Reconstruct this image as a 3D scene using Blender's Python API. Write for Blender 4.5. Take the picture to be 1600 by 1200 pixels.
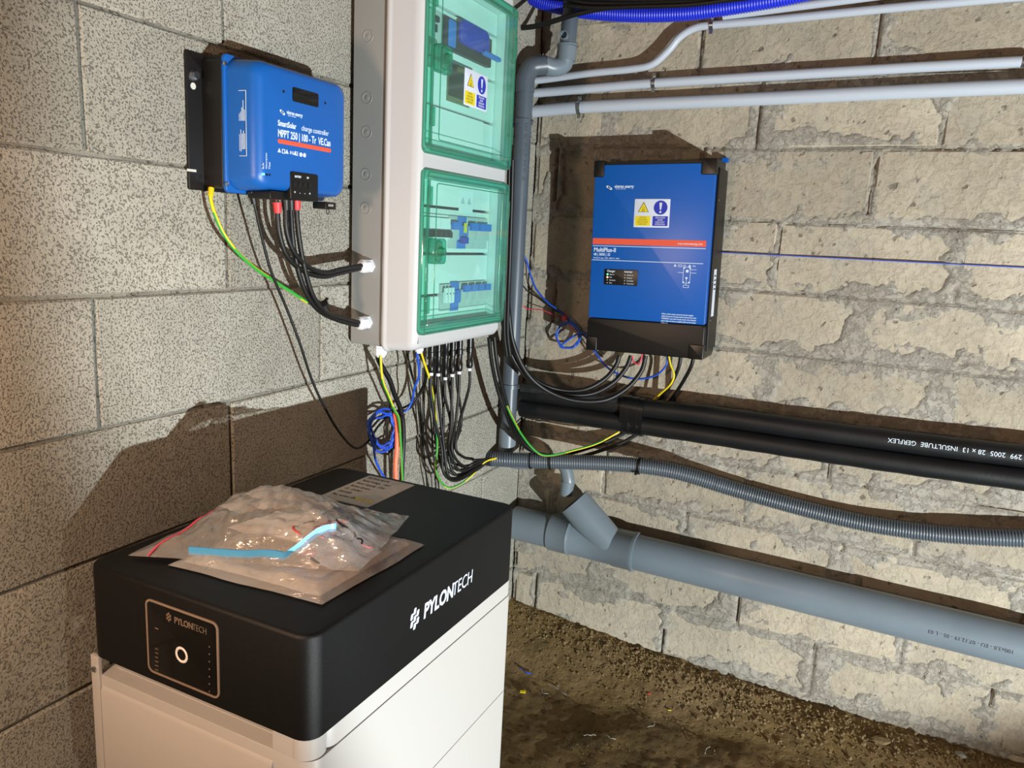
import bpy, bmesh, math, random
import numpy as np
from mathutils import Matrix, Vector
from bpy_extras.node_shader_utils import PrincipledBSDFWrapper  # noqa (keeps bpy_extras loaded)
random.seed(7)
rng = np.random.default_rng(7)
SC = bpy.context.scene
COL = SC.collection
for o in list(bpy.data.objects):
    bpy.data.objects.remove(o, do_unlink=True)

# ------------------------------------------------------------------ camera, world, lights, exposure
F = 1202.529
YAW, PIT, ROL = -0.4432051, -0.1897688, 0.0508967
CP = Vector((1.0310928, -2.2625277, 1.3604630))
fw = Vector((math.sin(YAW)*math.cos(PIT), math.cos(YAW)*math.cos(PIT), math.sin(PIT)))
rt = fw.cross(Vector((0, 0, 1))).normalized()
up = rt.cross(fw)
c_, s_ = math.cos(ROL), math.sin(ROL)
rt, up = (c_*rt + s_*up), (-s_*rt + c_*up)
cam = bpy.data.cameras.new('camera')
cam.sensor_width = 36
cam.lens = 36*F/1600
cam.clip_start = 0.02
co = bpy.data.objects.new('camera', cam)
COL.objects.link(co)
co.matrix_world = Matrix(((rt.x, up.x, -fw.x, CP.x), (rt.y, up.y, -fw.y, CP.y), (rt.z, up.z, -fw.z, CP.z), (0, 0, 0, 1)))
SC.camera = co
SC.view_settings.view_transform = 'Standard'
SC.view_settings.look = 'None'
SC.view_settings.gamma = 1
SC.view_settings.use_curve_mapping = False
SC.view_settings.exposure = 0.0
w = bpy.data.worlds.new('dim_cellar'); SC.world = w
w.use_nodes = True
w.node_tree.nodes['Background'].inputs[0].default_value = (1.0, 0.43, 0.21, 1)
w.node_tree.nodes['Background'].inputs[1].default_value = 0.115

def aim(o, tgt):
    o.rotation_euler = (Vector(tgt) - o.location).to_track_quat('-Z', 'Y').to_euler()
# white LED work light standing low on the right
l = bpy.data.lights.new('work_light', 'SPOT')
l.energy = 830; l.color = (0.90, 0.97, 1.0); l.shadow_soft_size = 0.012
l.spot_size = math.radians(48.5); l.spot_blend = 0.25
lo = bpy.data.objects.new('work_light', l); COL.objects.link(lo)
lo.location = (3.40, -2.40, 0.15); aim(lo, (0.46, -0.14, 1.40))
# the same lamp's weak spill outside its reflector's beam
l = bpy.data.lights.new('work_light_spill', 'SPOT')
l.energy = 55; l.color = (1.0, 0.95, 0.80); l.shadow_soft_size = 0.012
l.spot_size = math.radians(120); l.spot_blend = 0.6
lo = bpy.data.objects.new('work_light_spill', l); COL.objects.link(lo)
lo.location = (3.40, -2.40, 0.15); aim(lo, (0.45, -0.6, 1.2))
# warm bulb behind the photographer, in front of the battery
l = bpy.data.lights.new('warm_bulb', 'POINT')
l.energy = 30; l.color = (1.0, 0.68, 0.47); l.shadow_soft_size = 0.05
lo = bpy.data.objects.new('warm_bulb', l); COL.objects.link(lo)
lo.location = (0.30, -2.30, 1.28)

# ------------------------------------------------------------------ helpers
def W(px, py, ax, val):
    """point where the sight line of a photograph pixel meets the real plane x / y / z = val"""
    d = fw + rt*((px-800)/F) - up*((py-600)/F)
    i = 'xyz'.index(ax)
    return CP + d*((val-CP[i])/d[i])

def lin(c):
    if isinstance(c, str):
        c = [int(c[i:i+2], 16)/255 for i in (0, 2, 4)]
        c = [x/12.92 if x <= .04045 else ((x+.055)/1.055)**2.4 for x in c]
    return (c[0], c[1], c[2], 1)

def nodes(name):
    m = bpy.data.materials.new(name); m.use_nodes = True
    nt = m.node_tree
    return m, nt, nt.nodes['Principled BSDF']

def mat(name, col, rough=0.5, metal=0.0, bump=0.0, bscale=300.0, var=0.0, vscale=12.0, emit=None, spec=0.5, coat=0.0):
    m, nt, b = nodes(name)
    b.inputs['Base Color'].default_value = lin(col)
    b.inputs['Roughness'].default_value = rough
    b.inputs['Metallic'].default_value = metal
    b.inputs['Specular IOR Level'].default_value = spec
    if coat: b.inputs['Coat Weight'].default_value = coat
    if emit:
        b.inputs['Emission Color'].default_value = lin(emit[0]); b.inputs['Emission Strength'].default_value = emit[1]
    tc = nt.nodes.new('ShaderNodeTexCoord')
    if var:
        n = nt.nodes.new('ShaderNodeTexNoise'); n.inputs['Scale'].default_value = vscale; n.inputs['Detail'].default_value = 6
        nt.links.new(tc.outputs['Object'], n.inputs['Vector'])
        r = nt.nodes.new('ShaderNodeValToRGB')
        c = lin(col)
        r.color_ramp.elements[0].position = .3; r.color_ramp.elements[1].position = .7
        r.color_ramp.elements[0].color = [x*(1-var) for x in c[:3]]+[1]
        r.color_ramp.elements[1].color = [min(1, x*(1+var)) for x in c[:3]]+[1]
        nt.links.new(n.outputs['Fac'], r.inputs[0]); nt.links.new(r.outputs[0], b.inputs['Base Color'])
    if bump:
        n = nt.nodes.new('ShaderNodeTexNoise'); n.inputs['Scale'].default_value = bscale; n.inputs['Detail'].default_value = 3
        nt.links.new(tc.outputs['Object'], n.inputs['Vector'])
        bp = nt.nodes.new('ShaderNodeBump'); bp.inputs['Strength'].default_value = bump; bp.inputs['Distance'].default_value = .001
        nt.links.new(n.outputs['Fac'], bp.inputs['Height']); nt.links.new(bp.outputs[0], b.inputs['Normal'])
    return m

def concrete(name, ca, cb, cc, s_big=2.5, s_mid=14, pore=(140, .20, .55), flake=0.0, d_fine=.004, patch=(.45, .62), fine_scale=150):
    """stone-like: two tones in big patches, a third in small blotches, dark pores, rough relief"""
    m, nt, b = nodes(name); N = nt.nodes; L = nt.links
    b.inputs['Roughness'].default_value = .93; b.inputs['Specular IOR Level'].default_value = .2
    ge = N.new('ShaderNodeNewGeometry')
    def noise(sc, det=5, ro=.6, dist=0):
        n = N.new('ShaderNodeTexNoise'); n.inputs['Scale'].default_value = sc; n.inputs['Detail'].default_value = det
        n.inputs['Roughness'].default_value = ro; n.inputs['Distortion'].default_value = dist
        L.new(ge.outputs['Position'], n.inputs['Vector']); return n.outputs['Fac']
    def ramp(src, a, bb, c0=(0, 0, 0, 1), c1=(1, 1, 1, 1)):
        r = N.new('ShaderNodeValToRGB'); r.color_ramp.elements[0].position = a; r.color_ramp.elements[1].position = bb
        r.color_ramp.elements[0].color = c0; r.color_ramp.elements[1].color = c1
        L.new(src, r.inputs[0]); return r.outputs[0]
    def mix(f, a, bb, kind='MIX'):
        x = N.new('ShaderNodeMix'); x.data_type = 'RGBA'; x.blend_type = kind
        if isinstance(f, float): x.inputs[0].default_value = f
        else: L.new(f, x.inputs[0])
        for i, v in ((6, a), (7, bb)):
            if isinstance(v, tuple): x.inputs[i].default_value = v
            else: L.new(v, x.inputs[i])
        return x.outputs[2]
    big = ramp(noise(s_big, 6, .65, .3), *patch)
    c = mix(big, lin(ca), lin(cb))
    c = mix(ramp(noise(s_mid, 8, .7, .6), .5, .72), c, lin(cc))
    v = N.new('ShaderNodeTexNoise'); v.inputs['Scale'].default_value = pore[0]; v.inputs['Detail'].default_value = 2
    L.new(ge.outputs['Position'], v.inputs['Vector'])
    po = ramp(v.outputs['Fac'], pore[1], pore[1]+.09)
    c = mix(po, mix(pore[2], c, (.02, .015, .01, 1)), c)
    oi = N.new('ShaderNodeObjectInfo'); mr = N.new('ShaderNodeMapRange'); mr.inputs[3].default_value = .84; mr.inputs[4].default_value = 1.08
    L.new(oi.outputs['Random'], mr.inputs[0]); hs_ = N.new('ShaderNodeHueSaturation'); L.new(mr.outputs[0], hs_.inputs['Value']); L.new(c, hs_.inputs['Color'])
    L.new(hs_.outputs[0], b.inputs['Base Color'])
    h = noise(fine_scale, 6, .7)
    ma = N.new('ShaderNodeMath'); ma.operation = 'MULTIPLY_ADD'; L.new(po, ma.inputs[0]); ma.inputs[1].default_value = .8; L.new(h, ma.inputs[2])
    bp = N.new('ShaderNodeBump'); bp.inputs['Strength'].default_value = .9; bp.inputs['Distance'].default_value = d_fine
    L.new(ma.outputs[0], bp.inputs['Height'])
    out = bp.outputs[0]
    if flake:
        f = ramp(noise(30, 9, .68, .15), .44, .54)
        b2 = N.new('ShaderNodeBump'); b2.inputs['Strength'].default_value = .8; b2.inputs['Distance'].default_value = flake
        L.new(f, b2.inputs['Height']); L.new(out, b2.inputs['Normal']); out = b2.outputs[0]
    L.new(out, b.inputs['Normal'])
    return m

def film(name, tint, gloss=.12, haze=0.05, rough=.08, bump=0.0, bs=30, fres=.6):
    """clear plastic: transparent body, mirror-like surface, a little haze"""
    m = bpy.data.materials.new(name); m.use_nodes = True; nt = m.node_tree; N = nt.nodes; L = nt.links
    N.remove(N['Principled BSDF'])
    t = N.new('ShaderNodeBsdfTransparent'); t.inputs[0].default_value = lin(tint)
    g = N.new('ShaderNodeBsdfGlossy'); g.inputs['Roughness'].default_value = rough
    d = N.new('ShaderNodeBsdfDiffuse'); d.inputs[0].default_value = lin(tint)
    fr = N.new('ShaderNodeLayerWeight'); fr.inputs[0].default_value = .25
    k = N.new('ShaderNodeMath'); k.operation = 'MULTIPLY_ADD'; L.new(fr.outputs['Fresnel'], k.inputs[0]); k.inputs[1].default_value = fres; k.inputs[2].default_value = gloss*.3
    m1 = N.new('ShaderNodeMixShader'); m1.inputs[0].default_value = haze; L.new(t.outputs[0], m1.inputs[1]); L.new(d.outputs[0], m1.inputs[2])
    m2 = N.new('ShaderNodeMixShader'); L.new(k.outputs[0], m2.inputs[0]); L.new(m1.outputs[0], m2.inputs[1]); L.new(g.outputs[0], m2.inputs[2])
    L.new(m2.outputs[0], N['Material Output'].inputs[0])
    if bump:
        tc = N.new('ShaderNodeTexCoord'); n = N.new('ShaderNodeTexNoise'); n.inputs['Scale'].default_value = bs; n.inputs['Detail'].default_value = 4
        n.inputs['Distortion'].default_value = 1.5
        L.new(tc.outputs['Object'], n.inputs['Vector'])
        bp = N.new('ShaderNodeBump'); bp.inputs['Strength'].default_value = 1; bp.inputs['Distance'].default_value = bump
        L.new(n.outputs['Fac'], bp.inputs['Height'])
        L.new(bp.outputs[0], g.inputs['Normal']); L.new(bp.outputs[0], fr.inputs['Normal'])
    return m

def FA(x, y, z, rz=0):   # frame on the left wall: u = +y, v = +z, n = +x
    return Matrix(((0, 0, 1, x), (1, 0, 0, y), (0, 1, 0, z), (0, 0, 0, 1))) @ Matrix.Rotation(rz, 4, 'Z')
def FB(x, y, z, rz=0):   # frame on the back wall: u = +x, v = +z, n = -y
    return Matrix(((1, 0, 0, x), (0, 0, -1, y), (0, 1, 0, z), (0, 0, 0, 1))) @ Matrix.Rotation(rz, 4, 'Z')
def T(x, y, z=0): return Matrix.Translation((x, y, z))
def RZ(a): return Matrix.Rotation(math.radians(a), 4, 'Z')
def RX(a): return Matrix.Rotation(math.radians(a), 4, 'X')
def RY(a): return Matrix.Rotation(math.radians(a), 4, 'Y')

def wm(o):
    return o.matrix_basis.copy() if o.parent is None else wm(o.parent) @ o.matrix_parent_inverse @ o.matrix_basis
def tag(o, label=None, cat=None, group=None, kind=None):
    for k, v in (('label', label), ('category', cat), ('group', group), ('kind', kind)):
        if v: o[k] = v
    return o
def thing(name, label, cat, M=None, group=None):
    o = bpy.data.objects.new(name, None); COL.objects.link(o)
    o.empty_display_size = .05
    if M is not None: o.matrix_world = M
    return tag(o, label, cat, group)
def link_mesh(name, me, parent=None, M=None, label=None):
    o = bpy.data.objects.new(name, me); COL.objects.link(o)
    if parent is not None: o.parent = parent
    if M is not None: o.matrix_local = M
    if label: o['label'] = label
    return o
def finish(me, m, ang=35):
    for x in (m if isinstance(m, (list, tuple)) else [m]): me.materials.append(x)
    me.shade_smooth(); me.set_sharp_from_angle(angle=math.radians(ang))
def part(name, bm, m, parent=None, M=None, label=None, ang=35):
    bmesh.ops.recalc_face_normals(bm, faces=bm.faces)
    me = bpy.data.meshes.new(name); bm.to_mesh(me); bm.free()
    finish(me, m, ang)
    return link_mesh(name, me, parent, M, label)
def B(): return bmesh.new()

def box(bm, x0, x1, y0, y1, z0, z1, M=None):
    vs = [bm.verts.new((x, y, z)) for x in (x0, x1) for y in (y0, y1) for z in (z0, z1)]
    for f in ((0, 1, 3, 2), (4, 6, 7, 5), (0, 4, 5, 1), (2, 3, 7, 6), (0, 2, 6, 4), (1, 5, 7, 3)):
        bm.faces.new([vs[i] for i in f])
    if M is not None: bmesh.ops.transform(bm, matrix=M, verts=vs)
    return bm
def rr(u0, u1, v0, v1, r, seg=5, rs=None):
    """rounded rectangle outline, rs = radius per corner (bl, br, tr, tl)"""
    rs = rs or (r, r, r, r); P = []
    for (cx, cy, a0, q) in ((u0, v0, 180, rs[0]), (u1, v0, 270, rs[1]), (u1, v1, 0, rs[2]), (u0, v1, 90, rs[3])):
        q = max(q, 1e-5); sx = 1 if cx == u0 else -1; sy = 1 if cy == v0 else -1
        for i in range(seg+1):
            a = math.radians(a0+90*i/seg)
            P.append((cx+sx*q+q*math.cos(a), cy+sy*q+q*math.sin(a)))
    return P
def loft(bm, rings, cap0=True, cap1=True, closed=True):
    R = [[bm.verts.new(p) for p in ring] for ring in rings]
    n = len(R[0])
    for a, b in zip(R, R[1:]):
        for i in range(n if closed else n-1):
            j = (i+1) % n
            bm.faces.new((a[i], a[j], b[j], b[i]))
    if cap0: bm.faces.new(R[0][::-1])
    if cap1: bm.faces.new(R[-1])
    return bm
def rp(bm, u0, u1, v0, v1, n0, n1, r=.004, bev=.002, seg=4, bseg=3, rs=None, M=None):
    """rounded-rectangle slab with a rounded front edge"""
    if abs(n1-n0) < bev*1.01: bev = abs(n1-n0)*.5
    s = 1 if n1 > n0 else -1
    rings = [[(x, y, n0) for x, y in rr(u0, u1, v0, v1, r, seg, rs)]]
    if bev > 0:
        for k in range(bseg+1):
            a = math.pi/2*k/bseg
            ins = bev*(1-math.cos(a)); z = n1-s*bev+s*bev*math.sin(a)
            rq = tuple(max(q-ins, 1e-4) for q in (rs or (r,)*4))
            rings.append([(x, y, z) for x, y in rr(u0+ins, u1-ins, v0+ins, v1-ins, 0, seg, rq)])
    else: rings.append([(x, y, n1) for x, y in rr(u0, u1, v0, v1, r, seg, rs)])
    if M is not None: rings = [[tuple(M @ Vector(p)) for p in g] for g in rings]
    return loft(bm, rings)
def poly(bm, pts, n0, n1):
    return loft(bm, [[(x, y, n0) for x, y in pts], [(x, y, n1) for x, y in pts]])
def perp(d):
    d = d.normalized(); a = Vector((0, 0, 1)) if abs(d.z) < .9 else Vector((1, 0, 0))
    x = d.cross(a).normalized(); return x, d.cross(x)
def cyl(bm, p0, p1, r0, r1=None, seg=20, cap=True, rings=None):
    p0, p1 = Vector(p0), Vector(p1); r1 = r0 if r1 is None else r1
    x, y = perp(p1-p0)
    R = rings or [(0, r0), (1, r1)]
    return loft(bm, [[tuple(p0+(p1-p0)*t+(x*math.cos(2*math.pi*i/seg)+y*math.sin(2*math.pi*i/seg))*r) for i in range(seg)] for t, r in R], cap, cap)
def pipe_hollow(bm, p0, p1, r, wall, depth, seg=28):
    """tube open at p1: a bore of the given depth is sunk into it"""
    p0, p1 = Vector(p0), Vector(p1); L = (p1-p0).length
    return cyl(bm, p0, p1, r, seg=seg, rings=[(0, r), (1, r), (1, r-wall), (1-depth/L, r-wall)])
def spline(P, n=8):
    P = [Vector(p) for p in P]
    if len(P) < 3: return P
    Q = [P[0]*2-P[1]]+P+[P[-1]*2-P[-2]]
    out = []
    for i in range(1, len(Q)-2):
        a, b, c, d = Q[i-1:i+3]
        for k in range(n):
            t = k/n
            out.append(.5*((2*b)+(c-a)*t+(2*a-5*b+4*c-d)*t*t+(3*b-a-3*c+d)*t**3))
    out.append(P[-1]); return out
def resample(P, step):
    d = [0]
    for a, b in zip(P, P[1:]): d.append(d[-1]+(b-a).length)
    n = max(2, int(d[-1]/step)); out = []; j = 0
    for k in range(n+1):
        t = d[-1]*k/n
        while j < len(P)-2 and d[j+1] < t: j += 1
        q = (t-d[j])/max(1e-9, d[j+1]-d[j]); out.append(P[j].lerp(P[j+1], q))
    return out
def sweep(bm, P, r, seg=8, cap=True, fmat=None):
    """tube along P; r number or function of index; fmat(i, j) gives a material index"""
    X = None; rings = []
    for i, p in enumerate(P):
        d = (P[min(i+1, len(P)-1)]-P[max(i-1, 0)])
        if d.length < 1e-9: d = Vector((0, 0, 1))
        d.normalize()
        if X is None: X, _ = perp(d)
        X = (X-d*X.dot(d)).normalized(); Y = d.cross(X)
        q = r(i) if callable(r) else r
        rings.append([tuple(p+(X*math.cos(2*math.pi*k/seg)+Y*math.sin(2*math.pi*k/seg))*q) for k in range(seg)])
    R = [[bm.verts.new(p) for p in g] for g in rings]
    for i, (a, b) in enumerate(zip(R, R[1:])):
        for k in range(seg):
            j = (k+1) % seg; f = bm.faces.new((a[k], a[j], b[j], b[k]))
            if fmat: f.material_index = fmat(i, k)
    if cap: bm.faces.new(R[0][::-1]); bm.faces.new(R[-1])
    return bm
def local(bm, org):
    bmesh.ops.translate(bm, vec=-Vector(org), verts=bm.verts); return bm
def cable(name, pts, r, m, label, cat='cable', group=None, n=8, seg=8, step=None, two=False, parent=None):
    P = spline([Vector(p) for p in pts], n)
    if step: P = resample(P, step)
    org = P[0].copy(); bm = B()
    fm = (lambda i, k: 1 if ((k+i//15) % seg) < seg//2-1 else 0) if two else None
    sweep(bm, P, r, seg, True, fm); local(bm, org)
    o = part(name, bm, m, ang=60)
    o.location = org
    if parent is not None:
        o.parent = parent; o.matrix_parent_inverse = wm(parent).inverted()
    else: tag(o, label, cat, group)
    return o
def child_world(name, bm, m, parent, label=None, ang=35):
    """bm is in world coordinates; hang it under the parent without moving it"""
    bmesh.ops.transform(bm, matrix=wm(parent).inverted(), verts=bm.verts)
    return part(name, bm, m, parent, label=label, ang=ang)
def text(name, s, size, M, m, parent, align='LEFT', bold=0.0, shear=0.0, sx=1.0, ext=.0002, space=1.0):
    cu = bpy.data.curves.new('lettering_curve', 'FONT'); cu.body = s; cu.size = size; cu.align_x = align; cu.align_y = 'CENTER'
    cu.offset = bold; cu.shear = shear; cu.extrude = ext; cu.resolution_u = 3; cu.space_character = space
    o = bpy.data.objects.new('tmp', cu); COL.objects.link(o)
    bpy.context.view_layer.update()
    me = bpy.data.meshes.new_from_object(o.evaluated_get(bpy.context.evaluated_depsgraph_get()))
    bpy.data.objects.remove(o, do_unlink=True); bpy.data.curves.remove(cu)
    me.name = name; me.materials.clear(); me.materials.append(m)
    if sx != 1: me.transform(Matrix.Diagonal((sx, 1, 1, 1)))
    return link_mesh(name, me, parent, M)

# ------------------------------------------------------------------ materials
M_blue = mat('blue_powder_coat', '0d57a6', .38, bump=.15, bscale=900)
M_blue2 = mat('blue_sheet', '0754a8', .33)
M_black = mat('black_paint', '060607', .42, bump=.1, bscale=700)
M_blackp = mat('black_plastic', '08090a', .35)
M_bracket = mat('black_bracket', '080707', .45)
M_white_print = mat('white_print', 'd6e4f0', .5)
M_grey_print = mat('grey_print', '6a5a48', .5)
M_litter = mat('dusty_plastic', '9c9a94', .6)
M_orange = mat('orange_stripe', 'e0563c', .5)
M_encl = mat('light_grey_enclosure', 'bfbfbf', .42, bump=.08, bscale=600)
M_enclb = mat('grey_enclosure_back', '8e8e8b', .5, bump=.08, bscale=600)
M_inner = mat('enclosure_front_plate', 'd9e0dc', .5)
M_seam = mat('seam_shadow_gap', '6b6e6c', .7)
M_green = film('green_clear_door', 'd2f5ee', gloss=.10, haze=.06, rough=.05)
M_greend = film('green_clear_thick', '8ee0ca', gloss=.12, haze=.12, rough=.08)
M_screw = mat('zinc', 'b8bcc0', .3, 1.0)
M_copper = mat('copper_lug', 'c07850', .3, 1.0)
M_cab = mat('black_cable', '060606', .5)
M_cab2 = mat('dark_grey_cable', '0b0c0d', .48)
M_yel = mat('yellow_sheath', 'e0c81e', .45)
M_grn = mat('green_sheath', '2f9a35', .45)
M_bwire = mat('blue_wire', '1c4fc0', .4)
M_rwire = mat('red_wire', 'd43a52', .4)
M_red = mat('red_boot', 'd23a40', .5)
M_oran = mat('orange_cable', 'ff7a55', .45)
M_gland = mat('white_gland', 'dfe3e8', .4)
M_pvc = mat('grey_pvc', '6f7b83', .36, var=.10, vscale=6)
M_pvc2 = mat('grey_pvc_dark', '515b64', .38, var=.08, vscale=8)
M_conduit = mat('white_conduit', 'b4bdc8', .38)
M_corr = mat('grey_corrugated', '4d565e', .4)
M_bcorr = mat('blue_corrugated', '1a2fd0', .4)
M_insul = mat('black_insulation', '0c0e10', .5, bump=.3, bscale=120, var=.5, vscale=9)
M_tape = mat('black_tape', '0c0d0e', .35)
M_white = mat('white_powder_coat', 'bab7b2', .42, bump=.12, bscale=1200)
M_btop = mat('black_textured_paint', '0a0b0c', .48, bump=.35, bscale=1500, spec=.3)
M_rim = mat('panel_rim', '8c7866', .4)
M_gloss = mat('black_gloss', '050505', .12)
M_ring = mat('white_ring', 'efe8e0', .5)
M_label = mat('silver_label', 'bdbab2', .45, var=.1, vscale=40)
M_ink = mat('dark_ink', '2b2d2e', .6)
M_sticker = mat('sticker_white', 'cfd6e2', .45)
M_syel = mat('sticker_yellow', 'e0cc14', .5)
M_sblue = mat('sticker_blue', '2030a8', .5)
M_led_g = mat('led_green', '30ff90', .4, emit=('40ff98', 9))
M_led_o = mat('led_amber', 'ffb060', .4, emit=('ffa860', 9))
M_led_b = mat('led_blue', '58b0ff', .4, emit=('4aa8ff', 4))
M_ledoff = mat('led_off', 'c8c8c0', .4)
M_bag = film('clear_bag', 'fbf8f4', gloss=.5, haze=.34, rough=.13, bump=.008, bs=30, fres=.45)
M_bag2 = film('thin_clear_bag', 'fbf8f4', gloss=.6, haze=.24, rough=.12, bump=.008, bs=30, fres=.45)
M_paper = mat('paper', 'f6f1ec', .7, bump=.3, bscale=60)
M_zip = mat('pink_zip', 'f0607c', .45)
M_strap = mat('light_blue_strip', '58b4f2', .4)
M_hole = mat('bore_dark', '050505', .8)
M_chalk = mat('blue_chalk', '5a6cc4', .9)
M_module = mat('module_white', 'dfe4e2', .45)
M_mblue = mat('module_blue', '2470c8', .45)
M_modgrey = mat('module_light_grey', 'b4bcb8', .45)
M_handle = mat('module_black', '1d1f1c', .5)
M_blk_l = concrete('aggregate_block', 'a6a396', 'b6b3a6', '98958a', s_big=3, s_mid=90, pore=(300, .35, .42), d_fine=.0045, fine_scale=150)
M_mort_l = concrete('block_mortar', '7f7c72', '918e82', '6b675f', pore=(120, .3, .4), d_fine=.005)
M_blk_b = concrete('cream_block', 'aca28f', 'b8ae9a', 'a29c8f', s_big=4, s_mid=9, pore=(38, .27, .55), flake=.0013, d_fine=.0030, fine_scale=70)
M_mort_b = concrete('grey_mortar', 'a09a8d', 'aca79b', '948e83', s_big=4, s_mid=20, pore=(90, .25, .5), flake=.003, d_fine=.003, fine_scale=80)
M_dirt = concrete('packed_dirt', '7a6540', '8a7350', '57492f', s_big=2.2, s_mid=9, pore=(60, .3, .3), d_fine=.01, fine_scale=60)
M_stone = concrete('gravel_stone', '857150', '94805c', '6a5a40', s_big=30, s_mid=60, pore=(200, .3, .3), d_fine=.003)

# ------------------------------------------------------------------ value noise for relief meshes
def vnoise(x, y, seed=0):
    xi = np.floor(x).astype(int); yi = np.floor(y).astype(int); fx = x-xi; fy = y-yi
    fx = fx*fx*(3-2*fx); fy = fy*fy*(3-2*fy)
    def h(a, b):
        n = (a*374761393+b*668265263+seed*1442695041) & 0x7fffffff
        n = ((n ^ (n >> 13))*1274126177) & 0x7fffffff
        return (n & 0xffff)/65535.0
    return (h(xi, yi)*(1-fx)+h(xi+1, yi)*fx)*(1-fy)+(h(xi, yi+1)*(1-fx)+h(xi+1, yi+1)*fx)*fy
def fbm(x, y, o=4, seed=0):
    s = 0; a = .5; t = 0
    for k in range(o): s = s+a*vnoise(x*2**k, y*2**k, seed+k); t += a; a *= .55
    return s/t
def grid_mesh(name, U, V, P, m, ang=80):
    """P(nu*nv,3)"""
    nu, nv = U, V
    me = bpy.data.meshes.new(name)
    i = (np.arange(nu-1)[:, None]*nv+np.arange(nv-1)[None, :]).ravel()
    q = np.stack([i, i+nv, i+nv+1, i+1], 1)
    me.vertices.add(len(P)); me.vertices.foreach_set('co', P.astype('f').ravel())
    me.loops.add(q.size); me.loops.foreach_set('vertex_index', q.ravel().astype('i'))
    me.polygons.add(len(q)); me.polygons.foreach_set('loop_start', (np.arange(len(q))*4).astype('i'))
    me.update(calc_edges=True); me.validate()
    me.materials.append(m); me.shade_smooth()
    return me

# ------------------------------------------------------------------ walls of concrete blocks
def block_bm(L, H, gap, seed, relief=.0012, depth=.06, ch=.004):
    """one block: front face jittered, chamfered rim; local u,v from 0..L,0..H, n out"""
    r = random.Random(seed); bm = B(); nu, nv = 4, 2
    g = gap/2
    tw = [(r.random()-.5)*relief*1.6 for _ in range(4)]
    V = {}
    for i in range(nu+1):
        for j in range(nv+1):
            u = g+ch+(L-2*g-2*ch)*i/nu; v = g+ch+(H-2*g-2*ch)*j/nv
            a, b = i/nu, j/nv
            n = (tw[0]*(1-a)+tw[1]*a)*(1-b)+(tw[2]*(1-a)+tw[3]*a)*b+(r.random()-.5)*relief
            V[i, j] = bm.verts.new((u, v, n))
    for i in range(nu):
        for j in range(nv): bm.faces.new((V[i, j], V[i+1, j], V[i+1, j+1], V[i, j+1]))
    ring = [(i, 0) for i in range(nu)]+[(nu, j) for j in range(nv)]+[(i, nv) for i in range(nu, 0, -1)]+[(0, j) for j in range(nv, 0, -1)]
    def out(i, j, n, jit):
        u = g+(L-2*g)*i/nu+(r.random()-.5)*jit; v = g+(H-2*g)*j/nv+(r.random()-.5)*jit
        return bm.verts.new((u, v, n))
    O = [out(i, j, -ch, gap*.5) for i, j in ring]; D = [bm.verts.new((o.co.x, o.co.y, -depth)) for o in O]
    n = len(ring)
    for k in range(n):
        q = (k+1) % n
        bm.faces.new((V[ring[q]], V[ring[k]], O[k], O[q])); bm.faces.new((O[q], O[k], D[k], D[q]))
    return bm
def lay(wall, frame, zs, joints, u_min, u_max, gap, m, relief, depth, name='concrete_block', ch=.004):
    cache = {}
    for ri, (z0, z1) in enumerate(zip(zs, zs[1:])):
        js = [u_min]+[j for j in joints(ri) if u_min+.03 < j < u_max-.03]+[u_max]
        for k, (a, b) in enumerate(zip(js, js[1:])):
            key = (round(b-a, 3), round(z1-z0, 3), (ri*3+k) % 4)
            if key not in cache:
                bm = block_bm(b-a, z1-z0, gap, hash(key) % 9999, relief, depth, ch)
                bmesh.ops.recalc_face_normals(bm, faces=bm.faces)
                me = bpy.data.meshes.new(name); bm.to_mesh(me); bm.free(); finish(me, m, 25); cache[key] = me
            o = link_mesh(name, cache[key], wall, frame(a, z0) @ Matrix.Translation((0, 0, random.uniform(-.0012, .0012))))
# left wall (x = 0), from the corner towards the camera
NL = (150, 120)
yy, zz = np.meshgrid(np.linspace(-3.3, 0, NL[0]), np.linspace(-.1, 2.3, NL[1]), indexing='ij')
P = np.stack([-.0035-.003*fbm(yy*12, zz*12, 3, 5), yy, zz], -1).reshape(-1, 3)
bm = B(); box(bm, -.25, -.012, -3.3, 0, -.1, 2.3)
me = bpy.data.meshes.new('wall_left'); bm.to_mesh(me); bm.free(); finish(me, M_mort_l)
wall_left = link_mesh('wall_left', me); tag(wall_left, kind='structure')
mj = link_mesh('mortar', grid_mesh('mortar', NL[0], NL[1], P, M_mort_l), wall_left)
zsL = [round(-.156+.2*k, 3) for k in range(13)]
def jL(ri):
    off = -1.5185 if (1.444-zsL[ri])/.2 % 2 < .5 or (1.444-zsL[ri])/.2 % 2 > 1.5 else -1.262
    return [off+.5*k for k in range(-5, 5)]
lay(wall_left, lambda u, z: FA(0, u, z), zsL, jL, -3.3, -.004, .005, M_blk_l, .0016, .05, ch=.003)

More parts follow.
